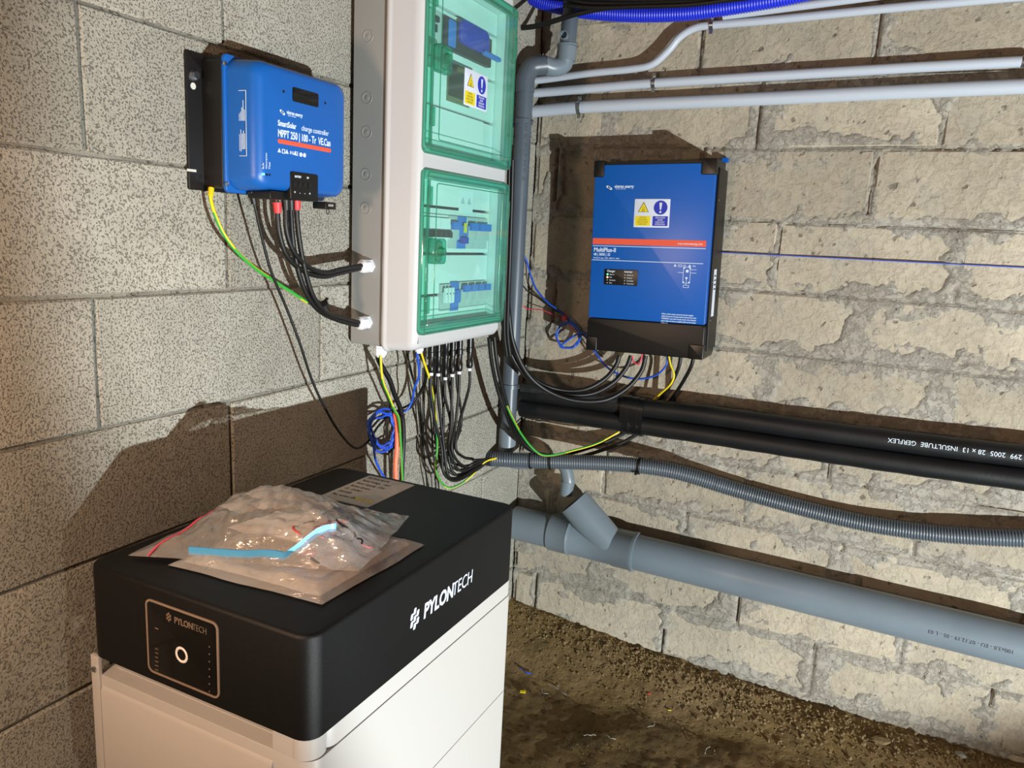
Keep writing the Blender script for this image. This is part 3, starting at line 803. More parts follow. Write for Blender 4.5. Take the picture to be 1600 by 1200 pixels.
# status panel with lights
a0, b1 = iloc(945, 420); a1, b0 = iloc(996, 447)
bm = B(); rp(bm, a0, a1, b0, b1, .146, .1472, r=.002, bev=.0003); sp = part('status_panel', bm, M_blackp, IV)
H = b1-b0; Wd = a1-a0
text('lettering', 'Charger', .0085, T(a0+Wd*.08, b1-H*.13, .1473), M_white_print, sp, bold=.0001, sx=.85)
text('lettering', 'Inverter', .0085, T(a0+Wd*.60, b1-H*.13, .1473), M_white_print, sp, bold=.0001, sx=.85)
for j, (s1, s2) in enumerate((('Mains on', 'Inverter on'), ('Bulk', 'Overload'), ('Absorption', 'Low battery'), ('Float', 'Temperature'))):
    v = b1-H*(.34+.18*j)
    for i_, s in ((0, s1), (1, s2)):
        u = a0+Wd*(.10 if i_ == 0 else .62)
        bm = B(); cyl(bm, (u, v, .1465), (u, v, .1482), .0021 if (i_ == 0 and j < 2) else .0014, seg=12)
        part('indicator_light', bm, (M_led_g, M_led_o, M_led_o, M_led_o)[j] if (i_ == 0 and j < 2) else M_ledoff, sp)
        text('lettering', s, .0050, T(u+.006, v, .1473), M_white_print, sp, sx=.8)
# battery drawing
a, b = iloc(1073, 430); bm = B(); t = .0009
frame_line(bm, a-.010, a+.010, b-.022, b+.022, t, n-.0004, n+.0002)
frame_line(bm, a-.008, a+.008, b-.034, b-.027, t, n-.0004, n+.0002)
box(bm, a-.024, a-.010, b+.006, b+.007, n-.0004, n+.0002); box(bm, a+.010, a+.026, b+.006, b+.007, n-.0004, n+.0002); box(bm, a+.010, a+.026, b+.015, b+.016, n-.0004, n+.0002)
for sx_ in (-1, 1):
    for sy in (-1, 1): disc(bm, a+.008*sx_, b+.019*sy, .0022, n-.0004, n+.0003, 8)
disc(bm, a+.001, b+.011, .004, n-.0004, n+.0001, 12); box(bm, a-.0005, a+.0005, b-.027, b-.005, n-.0004, n+.0002); disc(bm, a, b-.008, .003, n-.0004, n+.0001, 12)
part('wiring_diagram', bm, M_white_print, IV)
a, b = iloc(1034, 490)
for k, s in enumerate(('When a mains outage occurs the inverter supplies', 'Isolate all sources of supply before removing the cover', 'WARNING: more than one live circuit, risk of electric', 'shock. Refer servicing to qualified staff, see the manual', 'before use.')):
    text('lettering', s, .0056, T(a, b-.0065*k, n), M_white_print, IV, sx=.78, bold=.0001)
# underside cable glands

# ------------------------------------------------------------------ battery tower
BX0, BX1, BY0, BY1, BZ = .082, .481, -1.612, -1.062, .888
BT = thing('battery_tower', 'white floor-standing battery tower with black control cover in the foreground', 'battery', T(BX0, BY0, .0) @ RZ(-.5))
w_, d_ = BX1-BX0, BY1-BY0; cz = .750
def slab(bm, x0, x1, y0, y1, z0, z1, r=.022, bev=.005, seg=6, rs=None):
    return rp(bm, x0, x1, y0, y1, z0, z1, r=r, bev=bev, seg=seg, rs=rs)
bm = B(); slab(bm, 0, w_, 0, d_, cz, BZ, r=.024, bev=.006)
cv = part('control_cover', bm, M_btop, BT)
bm = B(); slab(bm, .004, w_-.0005, .030, d_-.002, .7215, cz, r=.020, bev=.0005, rs=(.004, .022, .02, .02))
# side wings that carry on to the front on the right
box(bm, w_-.060, w_-.022, .0015, .04, .7215, .7495)
cyl(bm, (w_-.0235, .0235, .7215), (w_-.0235, .0235, .7495), .0225, seg=32)
part('base_tray', bm, M_white, BT)
bm = B(); slab(bm, .004, w_, .004, d_, .53, .7195, r=.020, bev=.001, rs=(.002, .022, .02, .02)); m1 = part('battery_module', bm, M_white, BT)
bm = B(); loft(bm, [[(.018, y, z) for y, z in ((.0005, .56), (.0005, .698), (.004, .7035), (.028, .7205), (.028, .56))], [(w_-.062, y, z) for y, z in ((.0005, .56), (.0005, .698), (.004, .7035), (.028, .7205), (.028, .56))]])
bmesh.ops.recalc_face_normals(bm, faces=bm.faces)
part('front_panel', bm, M_white, BT)
for (z0, z1) in ((.335, .528), (.14, .333)):
    bm = B(); slab(bm, .004, w_, .002, d_, z0, z1, r=.020, bev=.001); part('battery_module', bm, M_white, BT)
bm = B(); slab(bm, .006, w_-.002, .004, d_-.002, .0, .138, r=.020, bev=.001); part('base', bm, M_white, BT)
bm = B(); rp(bm, .0, .0165, 0, .006, .53, .7485, r=.001, bev=.0005, M=None)
sb = part('side_bracket', bm, M_white, BT)
bm = B(); cyl(bm, (.008, .001, .728), (.008, -.0025, .728), .0048, .004, seg=18); cyl(bm, (.008, -.0024, .728), (.008, -.0028, .728), .0022, seg=8); part('screw', bm, M_screw, sb)
# front control panel: frame B at y = front
FP = Matrix(((1, 0, 0, 0), (0, 0, -1, 0), (0, 1, 0, 0), (0, 0, 0, 1)))
qi = wm(BT).inverted()
def bf(px, py):
    q = qi @ W(px, py, 'y', BY0); return q.x, q.z
def bs(px, py):
    q = qi @ W(px, py, 'x', BX1); return q.y, q.z
a0, _ = bf(232, 1000); a1, _ = bf(345, 1030); b0 = .762; b1 = .868
def rim(bm, u0, u1, v0, v1, r, t, n0, n1):
    o = rr(u0, u1, v0, v1, r, 6); i = rr(u0+t, u1-t, v0+t, v1-t, r-t, 6)
    loft(bm, [[(x, y, n0) for x, y in o], [(x, y, n1) for x, y in o], [(x, y, n1) for x, y in i], [(x, y, n0) for x, y in i]], False, False)
bm = B(); rim(bm, a0, a1, b0, b1, .010, .0028, 0, .0016); part('panel_rim', bm, M_rim, BT, FP)
bm = B(); rp(bm, a0+.0025, a1-.0025, b0+.0025, b1-.0025, -.001, .0008, r=.008, bev=.0002); cp = part('control_panel', bm, M_gloss, BT, FP)
uc, vc = bf(286, 1022)
bm = B(); P = [Vector((uc+.0095*math.cos(t*math.pi/16), vc+.0095*math.sin(t*math.pi/16), .0008)) for t in range(33)]; sweep(bm, P, .0019, 8, False)
for v in bm.verts: v.co.z = .0008+(v.co.z-.0008)*.4
part('power_ring', bm, M_ring, cp, None)
def honey(bm, s, n0, n1):
    """maker's emblem: seven slanted lozenges in a hexagon, joined in wavy columns"""
    for (x, y) in ((-1, .75), (-1, -.75), (0, 1.5), (0, 0), (0, -1.5), (1, .75), (1, -.75)):
        pts = rr(-.38, .38, -.62, .62, .26, 4)
        poly(bm, [((px+.22*py+x*.98)*s, (py+y*1.0)*s) for px, py in pts], n0, n1)
M_dimtxt = mat('dim_print', '7a6654', .5)
ux, vx = bf(266, 963)
bm = B(); honey(bm, .0031, .0008, .0011); part('emblem', bm, M_dimtxt, cp, T(ux, vx))
text('lettering', 'PYLON', .0125, T(ux+.010, vx-.0015, .0009), M_dimtxt, cp, bold=.0003, sx=.85); text('lettering', 'TECH', .0125, T(ux+.043, vx-.0015, .0009), M_grey_print, cp, sx=.8)
for k in range(7):
    u, v = bf(330, 1009+k*11.6); bm = B(); disc(bm, u, v, .0011, .0008, .0011, 10); part('indicator_light', bm, M_dimtxt, cp)
for k in range(6):
    u, v = bf(247, 1013+k*6.5); bm = B(); box(bm, u-.003, u+.003, v-.0008, v+.0008, .0008, .001); part('charge_mark', bm, M_grey_print, cp)
u, v = bf(247, 981); bm = B(); box(bm, u-.003, u+.003, v-.0008, v+.0008, .0008, .001); part('charge_mark', bm, M_dimtxt, cp)
# wordmark on the long side
FS = Matrix(((0, 0, 1, w_+.0002), (1, 0, 0, 0), (0, 1, 0, 0), (0, 0, 0, 1)))
u, v = bs(646, 966); bm = B(); honey(bm, .0078, 0, .0004); part('emblem', bm, M_sticker, BT, FS @ T(u, v))
u, v = bs(661, 953); text('lettering', 'PYLON', .0315, FS @ T(u-.002, v-.003), M_sticker, BT, bold=.0011, shear=.12, sx=.84)
u2, v2 = bs(704, 926); text('lettering', 'TECH', .0315, FS @ T(u2, v-.003), M_sticker, BT, shear=.12, sx=.80)
# rating label on the top
c = [qi @ W(*p, 'z', BZ) for p in ((480, 779), (590, 793), (647, 758), (585, 745))]
lx0, ly0, lx1, ly1 = .085, .388, .190, .535
bm = B(); rp(bm, lx0, lx1, ly0, ly1, BZ, BZ+.0006, r=.002, bev=.0001); lb = part('rating_label', bm, M_label, BT, None, 'silver rating label')
for k in range(7):
    text('lettering', ('RATING PLATE', 'Rated Voltage   144V', 'Rated Capacity  37Ah', 'Battery System', 'CE   UN38.3', 'DANGER', 'Max. current 37A')[k], .012, T(lx0+.008+.0*k, ly1-.014-.018*k, BZ+.0007), M_ink, lb, sx=.6)
bm = B()
for k in range(4): box(bm, lx0+.06+.01*k, lx0+.066+.01*k, ly0+.02, ly0+.032, BZ+.0006, BZ+.0009)
part('yellow_symbols', bm, M_syel, lb)

# ------------------------------------------------------------------ plastic bags on the battery
def sheet(name, C4, hf, m, N=56, thick=None, seed=0, edge=.10, z0=None, jag=.004):
    """closed pillow over a quad footprint: upper skin with height hf(s,t), lower skin flat"""
    C4 = [Vector(c) for c in C4]
    s, t = np.meshgrid(np.linspace(0, 1, N), np.linspace(0, 1, N), indexing='ij')
    c = [np.array(x[:]) for x in C4]
    s2 = s+jag*8*(fbm(t*5, s*2, 2, seed)-.5)*(4*t*(1-t)); t2 = t+jag*8*(fbm(s*5, t*2, 2, seed+9)-.5)*(4*s*(1-s))
    P = (c[0]*((1-s2)*(1-t2))[..., None]+c[1]*(s2*(1-t2))[..., None]+c[2]*(s2*t2)[..., None]+c[3]*((1-s2)*t2)[..., None])
    top = P.copy(); top[..., 2] += hf(s, t)
    return s, t, P, top, grid_mesh(name, N, N, top.reshape(-1, 3), m)
ZT = BZ+.0012
def topq(px, py, z=ZT): return W(px, py, 'z', z)
# flat lower bag with papers
def h1(s, t):
    e = np.clip(np.minimum(np.minimum(s, 1-s), np.minimum(t, 1-t))*9, 0, 1)
    return .001+e*(.010+.012*(fbm(s*6, t*6, 4, 5)-.3))
c4 = [topq(262, 884), topq(503, 946), topq(664, 852), topq(455, 800)]
bag1 = thing('flat_plastic_bag', 'flat clear plastic bag of white papers, the lower one on the battery', 'plastic bag', T(*c4[0]))
inv = wm(bag1).inverted()
s, t, P, top, me = sheet('film', c4, h1, M_bag, seed=3)
o = link_mesh('film', me, bag1, inv)
s2 = [c4[0].lerp(c4[1], .06).lerp(c4[3], .05), c4[1].lerp(c4[0], .06).lerp(c4[2], .06), c4[2].lerp(c4[1], .07).lerp(c4[3], .06), c4[3].lerp(c4[0], .06)]
_, _, _, _, me = sheet('paper_sheet', s2, lambda s, t: .002+.005*fbm(s*3, t*3, 3, 50), M_paper, N=24, seed=4, jag=.001)
link_mesh('paper_sheet', me, bag1, inv)
s3 = [p.lerp(c4[(i+2) % 4], .10)+Vector((0, 0, .006)) for i, p in enumerate(s2)]
_, _, _, _, me = sheet('paper_sheet', s3, lambda s, t: .002+.004*fbm(s*3+5, t*3, 3, 51), M_paper, N=24, seed=6, jag=.001)
link_mesh('paper_sheet', me, bag1, inv)
# upper bag with zip, strip and cable bits
c4 = [topq(200, 868, ZT+.004), topq(560, 893, ZT+.018), topq(640, 806, ZT+.022), topq(372, 778, ZT+.022)]
def h2(s, t):
    e = np.clip(np.minimum(np.minimum(s*1.0, (1-s)), np.minimum(t, 1-t))*4.5, 0, 1); e = np.sin(e*math.pi/2)
    b = .050*np.exp(-((s-.42)/.28)**2-((t-.55)/.32)**2)+.030*np.exp(-((s-.75)/.2)**2-((t-.25)/.3)**2)+.012
    w = .014*np.abs(fbm(s*7, t*7, 4, 90)-.5)*2+.010*(fbm(s*14+t*9, t*5, 3, 91)-.5)
    return e*(b+w)
bag2 = thing('zip_plastic_bag', 'crumpled clear zip bag with pink zip holding cable offcuts, on top of the flat bag', 'plastic bag', T(*c4[0]))
inv = wm(bag2).inverted()
s, t, P, top, me = sheet('film', c4, h2, M_bag2, N=90, seed=13, jag=.008)
link_mesh('film', me, bag2, inv)
def bagpt(a, b, dz=0):
    i = int(a*89); j = int(b*89); return Vector(top[i, j])+Vector((0, 0, dz))
bm = B(); sweep(bm, resample(spline([bagpt(.09, q/12, .0015) for q in range(13)], 3), .01), .0016, 6); child_world('zip', bm, M_zip, bag2)
bm = B(); P_ = [bagpt(.25+.055*q, .05, .003) for q in range(9)]; P_.append(bagpt(.78, .16, .002)); P_.append(bagpt(.84, .22, .002))
P_ = resample(spline(P_, 3), .006)
rings = [[(p.x, p.y, p.z-.006), (p.x+.001, p.y+.003, p.z-.006), (p.x+.001, p.y+.003, p.z+.006), (p.x, p.y, p.z+.006)] for p in P_]
loft(bm, rings); child_world('plastic_strip', bm, M_strap, bag2)
cols = [M_red, M_cab, M_rwire, M_screw, M_gland, M_cab, M_red]
for k in range(22):
    a, b = random.uniform(.70, .93), random.uniform(.06, .45); bse = bagpt(a, b); z = ZT+.016
    c = Vector((bse.x, bse.y, z+random.uniform(.3, .9)*max(.004, bse.z-z)))
    r = random.uniform(.007, .014); ph = random.random()*6; tl = random.uniform(-.6, .6)
    P_ = [c+Vector((r*math.cos(ph+q*.5), r*math.sin(ph+q*.5), r*.5*math.sin(tl+q*.5))) for q in range(random.randint(6, 11))]
    bm = B(); sweep(bm, P_, .0013, 6); child_world('cable_offcut', bm, cols[k % 7], bag2)
bq = [bagpt(.30, .30), bagpt(.70, .22), bagpt(.76, .72), bagpt(.35, .75)]
bq = [Vector((p.x, p.y, ZT+.020)) for p in bq]
_, _, _, _, me = sheet('paper_sheet', bq, lambda s, t: .004+.012*fbm(s*4, t*4, 3, 70), M_paper, N=24, seed=8, jag=.002)
link_mesh('paper_sheet', me, bag2, inv)
for k in range(7):      # inner small crumpled pouch pieces
    a, b = (.36, .62, .45, .55, .3, .68, .5)[k], (.6, .55, .45, .7, .45, .4, .6)[k]; p = bagpt(a, b, -.012)
    cc = [p+Vector((dx, dy, 0)) for dx, dy in ((-.025, -.02), (.025, -.025), (.03, .02), (-.02, .025))]
    _, _, _, _, me = sheet('inner_film', cc, lambda s, t: .010*np.sin(np.pi*s)*np.sin(np.pi*t)+.006*(fbm(s*5, t*5, 3, 80+k)-.5), M_bag, N=20, seed=20+k)
    link_mesh('inner_film', me, bag2, inv)

# ------------------------------------------------------------------ grey sewer pipe with wye
y_s = -.068
def Wl(L, ax='y', v=0): return [W(p[0], p[1], ax, p[2] if len(p) > 2 else v) for p in L]
pa = Vector((.025, y_s, .432)); pb = Vector((1.475, y_s, .405)); dirp = (pb-pa).normalized(); pe = pa+dirp*2.6
SP = thing('drain_pipe', 'thick grey sewer pipe with a wye branch running low along the back wall', 'pipe', T(*pa))
def along(x): return pa+dirp*((x-pa.x)/dirp.x)
R = .0565
bm = B(); cyl(bm, pa, along(.165), R-.002, seg=48); child_world('pipe_section', bm, M_pvc, SP)
bm = B(); cyl(bm, along(.43), pe, R-.002, seg=48); ps = child_world('pipe_section', bm, M_pvc, SP)
a, b = along(.160), along(.443)
bm = B(); cyl(bm, a, b, R, seg=48, rings=[(0, R), (0, R+.003), (.22, R+.003), (.235, R+.0052), (.25, R+.003), (.27, R+.0005), (.74, R+.0005), (.76, R+.003), (.95, R+.003), (.965, R+.0052), (1, R+.0045), (1, R-.001)])
wy = child_world('wye_fitting', bm, M_pvc, SP)
m0 = W(897, 784, 'y', -.085); base = along(.365)+Vector((0, -.004, 0))
bm = B(); pipe_hollow(bm, base, m0, .052, .0035, .05, 40); child_world('wye_branch', bm, M_pvc, wy)
bm = B(); d0 = (m0-base).normalized(); cyl(bm, m0-d0*.047, m0-d0*.048, .0485, seg=32); child_world('branch_bore', bm, M_hole, wy)
# printed line on the pipe, upside down
ax_x = dirp.copy(); nn = Vector((0, -math.cos(.12), math.sin(.12))); nn = (nn-ax_x*nn.dot(ax_x)).normalized()
def pipe_text(s, size, ctr, parent, m, rad, up_ang, bold=0):
    n_ = Vector((0, -math.cos(up_ang), math.sin(up_ang))); x_ = -ax_x; n_ = (n_-x_*n_.dot(x_)).normalized(); y_ = n_.cross(x_)
    p = ctr+n_*(rad+.0004)
    Mw = Matrix(((x_.x, y_.x, n_.x, p.x), (x_.y, y_.y, n_.y, p.y), (x_.z, y_.z, n_.z, p.z), (0, 0, 0, 1)))
    o = text('lettering', s, size, wm(parent).inverted() @ Mw, m, parent, 'CENTER', bold=bold, ext=.0001)
    return o
pipe_text('100x3,0 - EU - 07.12.19 - 05 - L 03', .0135, along(1.335), SP, M_ink, R-.002, .06)

# ------------------------------------------------------------------ small grey waste pipe in the corner
GX = .036
vp = [W(818, 175, 'x', GX), W(793, 698, 'x', GX)]
gx, gy = GX, (vp[0].y+vp[1].y)/2
GP = thing('waste_pipe', 'slim grey vertical waste pipe in the corner with elbows at the top', 'pipe', T(gx, gy, 0))
rg = .0235
zt = W(822, 122, 'x', GX).z; zb = W(793, 700, 'x', GX).z
e1 = Vector((gx, gy, zt))
elb = spline([Vector((gx, gy, zt-.04)), Vector((gx, gy, zt)), Vector((gx+.012, gy+.012, zt+.030)), Vector((gx+.045, gy+.035, zt+.040))], 8)
bm = B(); cyl(bm, (gx, gy, zb+.0), (gx, gy, zt-.03), rg, seg=32)
ps = child_world('pipe_section', bm, M_pvc2, GP)
bm = B(); sweep(bm, elb, rg+.0032, 28); child_world('elbow', bm, M_pvc2, GP, ang=50)
x2, y2 = gx+.085, gy+.075
elb2 = spline([Vector((gx+.040, gy+.031, zt+.040)), Vector((gx+.062, gy+.052, zt+.036)), Vector((x2-.003, y2-.002, zt+.048)), Vector((x2+.004, y2, zt+.070))], 8)
bm = B(); sweep(bm, elb2, rg+.0015, 28); child_world('elbow', bm, M_pvc, GP, ang=50)
bm = B(); cyl(bm, (x2+.003, y2, zt+.058), (x2+.005, y2, zt+.096), rg+.004, seg=28); cyl(bm, (x2+.005, y2, zt+.096), (x2+.005, y2, zt+.101), rg+.0055, seg=28)
up_ = child_world('socket', bm, M_pvc, GP)
bm = B(); cyl(bm, (x2+.006, y2, zt+.098), (x2+.018, y2, zt+.40), rg, seg=28); child_world('pipe_section', bm, M_pvc2, GP)
bm = B(); pipe_hollow(bm, (x2+.004, y2-.005, zt+.118), (x2+.006, y2-.034, zt+.119), .012, .0025, .015, 20); inl = child_world('inlet', bm, M_pvc, GP)
bm = B(); cyl(bm, (x2+.006, y2-.020, zt+.119), (x2+.006, y2-.0215, zt+.119), .0094, seg=20); child_world('bore', bm, M_hole, inl)
for z in (W(812, 188, 'x', GX).z, W(800, 602, 'x', GX).z):      # wall clips
    bm = B(); P_ = [Vector((gx+(rg+.002)*math.cos(t), gy+(rg+.002)*math.sin(t), z)) for t in np.linspace(-2.2, 2.2, 18)]
    rings = [[(p.x, p.y, z-.006), (p.x+.002*math.cos(q), p.y+.002*math.sin(q), z-.006), (p.x+.002*math.cos(q), p.y+.002*math.sin(q), z+.006), (p.x, p.y, z+.006)] for p, q in zip(P_, np.linspace(-2.2, 2.2, 18))]
    loft(bm, rings); box(bm, .001, gx-rg-.002, gy-.006, gy+.006, z-.006, z+.006)
    cyl(bm, (gx+rg, gy-.006, z), (gx+rg+.010, gy-.006, z), .003, seg=8)
    child_world('pipe_clip', bm, M_pvc2, GP)
bm = B(); cyl(bm, (gx, gy, zb-.002), (gx, gy, zb+.065), rg+.003, seg=28); child_world('socket', bm, M_pvc, GP)
text('lettering', '50x3,0 - EU - 07.12.19 - PVC M1 - 05', .011, wm(GP).inverted() @ (T(gx+.0168, gy-.0168, zt-.20) @ Matrix(((.7071, 0, .7071, 0), (.7071, 0, -.7071, 0), (0, 1, 0, 0), (0, 0, 0, 1))) @ RZ(-90)), M_ink, GP, 'CENTER', ext=.0001)
k1 = W(884, 728, 'y', -.085); k2 = W(887, 758, 'y', -.085)
lowp = spline([Vector((gx, gy, zb+.01)), Vector((gx, gy, zb-.02)), Vector((gx+.02, gy+.015, zb-.045)), Vector((k1.x-.05, k1.y-.02, k1.z+.01)), Vector((k1.x-.008, k1.y, k1.z+.002)), Vector((k2.x, k2.y, k2.z+.02)), k2], 8)
bm = B(); sweep(bm, lowp, rg-.003, 24); child_world('elbow', bm, M_pvc, GP, ang=50)
k3 = W(884, 775, 'y', -.085)
bm = B(); cyl(bm, k2+Vector((0, 0, .014)), k3+Vector((0, 0, .004)), rg-.0015, rg-.004, seg=24); child_world('pipe_section', bm, M_pvc, GP)

# ------------------------------------------------------------------ black insulated pipes
def insul(px, r, label, z0=-.064):
    P = spline(Wl(px, 'y', z0), 10); d = P[-1]-P[-2]; P.append(P[-1]+d.normalized()*1.0); P = resample(P, .03)
    d = (P[0]-P[1]).normalized(); 
    org = P[0].copy(); bm = B(); sweep(bm, P, lambda i: r*(1+.02*math.sin(i*1.7)), 24); local(bm, org)
    o = part('insulated_pipe', bm, M_insul, ang=60); o.location = org; tag(o, label, 'pipe', 'insulated pipes along the back wall'); return o, P
ip1, P1 = insul([(815, 613), (900, 624), (1000, 637), (1100, 648), (1200, 662), (1300, 676), (1450, 695), (1600, 713)], .0285, 'upper of two black foam-insulated pipes on the back wall, with white print')
ip2, P2 = insul([(815, 637), (900, 649), (1000, 664), (1100, 678), (1200, 693), (1300, 708), (1450, 729), (1600, 749)], .0285, 'lower of two black foam-insulated pipes on the back wall', -.072)
c0 = W(988, 636, 'y', -.064); c1 = W(988, 662, 'y', -.072)
bm = B(); ctr = (c0+c1)/2
for k in range(8):
    x = ctr.x-.030+k*.0085; r_ = .034+.0008*(k % 3)
    pts = [(x, ctr.y+(r_*.96)*math.cos(a), ctr.z+(c0.z-c1.z)/2*(1 if math.sin(a) > 0 else -1)*.98+r_*math.sin(a)-.03*(x-ctr.x)) for a in np.linspace(0, 2*math.pi, 28, endpoint=False)]
    loft(bm, [pts, [(p[0]+.0092, p[1], p[2]) for p in pts]])
child_world('tape_wrap', bm, M_tape, ip1, 'black tape binding the two pipes')
ax_x = (W(1500, 701, 'y', -.064)-W(1400, 688, 'y', -.064)).normalized()
ip1_c = W(1487, 699, 'y', -.064)
pipe_text('299  2005  28 x 13  INSULTUBE  GERFLEX', .0165, ip1_c, ip1, M_white_print, .0292, .15)
# foreign grey sleeve at the left end of the upper pipe
bm = B(); P_ = resample(spline(Wl([(815, 606), (850, 610), (900, 616), (965, 626)], 'y', -.085), 6), .02); sweep(bm, P_, .013, 14)
o = local(bm, P_[0]); o = part('pipe_sleeve', bm, mat('dull_black_sleeve', '2a2b2b', .35, var=.5, vscale=30)); o.location = P_[0]; tag(o, 'thin dull sleeve on top of the insulated pipes beside the corner', 'sleeve')

# ------------------------------------------------------------------ white conduits and clips
def conduit(px, r, label, y=-.032, ext=1.0, seg=20):
    P = spline(Wl(px, 'y', y), 10); d = (P[-1]-P[-2]).normalized()
    if ext: P.append(P[-1]+d*ext)
    org = P[0].copy(); bm = B(); sweep(bm, P, r, seg); local(bm, org); o = part('white_conduit', bm, M_conduit, ang=60); o.location = org
    tag(o, label, 'conduit', 'white conduits on the back wall'); return o
def P0(a): return a
cA = conduit([(820, 128), (860, 123), (925, 114), (985, 108), (1018, 101), (1043, 80), (1062, 58), (1085, 44), (1115, 39), (1200, 32), (1300, 22), (1400, 12), (1500, 3), (1600, -6)], .0105, 'white conduit with an S-bend, second from the top on the back wall')
cB = conduit([(820, 147), (925, 138), (1022, 130), (1200, 119), (1400, 107), (1597, 96)], .0128, 'straight thinner white conduit ending in a bright tip near the right edge', ext=0)
cC = conduit([(818, 176), (905, 168), (1050, 161), (1200, 154), (1400, 144), (1600, 135)], .0175, 'thickest white conduit, lowest on the back wall')
cD = conduit([(1130, 26), (1200, 16), (1330, -1), (1450, -17)], .0105, 'topmost white conduit emerging behind the blue corrugated tube')
bm = B(); e = W(1598, 96, 'y', -.032); cyl(bm, e-Vector((.002, 0, 0)), e+Vector((.03, 0, -.001)), .0135, seg=20); child_world('coupling', bm, M_screw, cB)
def clip(par, px, py, r, y=-.032):
    c = W(px, py, 'y', y); bm = B()
    A = np.linspace(-2.5, 2.5, 16)   # band around the pipe, open to the wall
    rings = [[(c.x-.005, c.y-(rr_)*math.cos(a), c.z+rr_*math.sin(a)) for rr_ in (r+.0004, r+.0022)]+[(c.x+.005, c.y-(rr_)*math.cos(a), c.z+rr_*math.sin(a)) for rr_ in (r+.0022, r+.0004)] for a in A]
    loft(bm, rings)
    for s in (1, -1): box(bm, c.x-.005, c.x+.005, c.y-.006, c.y-.003, c.z+s*(r+.001) if s > 0 else c.z-(r+.013), c.z+(r+.013) if s > 0 else c.z-(r+.001))
    cyl(bm, (c.x, c.y-.012, c.z+r+.007), (c.x, c.y+.004, c.z+r+.007), .0042, seg=8)
    cyl(bm, (c.x, c.y+r*.8, c.z), (c.x, -.001, c.z), .004, seg=8)
    child_world('pipe_clip', bm, M_screw, par, 'zinc clip')
clip(cC, 906, 168, .0175); clip(cB, 1022, 130, .0128); clip(cA, 1112, 39, .0105)

# ------------------------------------------------------------------ corrugated tubes
def corrug(px, r, m, name, label, cat, pitch=.0070, ext=0, amp=.0030, n=6):
    P = spline([W(*p) for p in px], n); 
    if ext: d = (P[-1]-P[-2]).normalized(); P.append(P[-1]+d*ext)
    P = resample(P, pitch/4); prof = (0, amp*.9, amp, amp*.15)
    org = P[0].copy(); bm = B(); sweep(bm, P, lambda i: r-amp+prof[i % 4], 20); local(bm, org)
    o = part(name, bm, m, ang=75); o.location = org; tag(o, label, cat); return o
CG = corrug([(758, 716, 'y', -.235), (790, 718, 'y', -.225), (840, 720, 'y', -.19), (900, 722, 'y', -.155), (950, 724, 'y', -.125), (1000, 728, 'y', -.10), (1060, 738, 'y', -.075), (1150, 765, 'y', -.045), (1250, 793, 'y', -.04), (1350, 817, 'y', -.04), (1450, 832, 'y', -.045), (1530, 838, 'y', -.05), (1600, 841, 'y', -.05)],
            .0238, M_corr, 'corrugated_conduit', 'grey corrugated conduit sagging along the back wall below the black pipes', 'conduit', ext=.8)
mo = W(758, 716, 'y', -.235); mo2 = W(770, 717, 'y', -.232); dd = (mo2-mo).normalized()
bm = B(); pipe_hollow(bm, mo2, mo-dd*.012, .0235, .002, .03, 24); child_world('cut_end', bm, M_blackp, CG)
for (px, py, y) in ((829, 720, -.197), (860, 721, -.18)):
    c = W(px, py, 'y', y); bm = B(); d = (W(px+6, py, 'y', y+.003)-c).normalized(); cyl(bm, c-d*.0025, c+d*.0025, .0252, seg=24); child_world('cable_tie', bm, M_cab, CG)
c = W(999, 728, 'y', -.10); bm = B(); cyl(bm, c-Vector((.004, 0, 0)), c+Vector((.004, 0, 0)), .0255, seg=24); cyl(bm, c+Vector((0, -.02, -.015)), c+Vector((0, -.034, -.015)), .005, seg=10); child_world('pipe_clip', bm, M_cab, CG)
BC = corrug([(826, -8, 'y', -.10), (850, 4, 'y', -.10), (900, 15, 'y', -.10), (960, 21, 'y', -.10), (1020, 22, 'y', -.10), (1080, 19, 'y', -.10), (1150, 9, 'y', -.10), (1230, -5, 'y', -.10), (1330, -28, 'y', -.10)],
            .0215, M_bcorr, 'corrugated_conduit', 'bright blue corrugated conduit hanging across the top of the back wall', 'conduit')
GR = 'black cables across the top of the back wall'
for k, (L, r, lab) in enumerate((
    ([(795, 44), (830, 42), (862, 34), (900, 22), (950, 12), (1010, 8), (1100, 2), (1200, -8)], .0075, 'black cable crossing in front of the waste pipe top and rising right'),
    ([(860, -20), (900, 2), (960, 6), (1040, 4), (1140, -2), (1230, -14)], .009, 'thick black cable lying over the blue conduit'),
    ([(840, -14), (900, -4), (1000, -1), (1100, -4), (1250, -12)], .008, 'black cable at the very top edge above the blue conduit'),
    ([(880, 8), (930, 12), (1000, 10), (1080, 7), (1160, -4), (1220, -14)], .006, 'thinner black cable sagging in front of the blue conduit'))):
    cable('black_cable', Wl(L, 'y', -.145-.006*k), r, M_cab, lab, group=GR)
cable('black_cable', Wl([(1150, 23), (1250, 12), (1330, 3), (1450, -12)], 'y', -.020), .004, M_cab, 'thin black cable under the topmost white conduit', group=GR)
cable('black_cable', [W(800, 16, 'x', .13), W(815, 4, 'x', .10), W(832, -10, 'x', .10)], .005, M_cab, 'short black cable leaving the right side of the enclosure top')

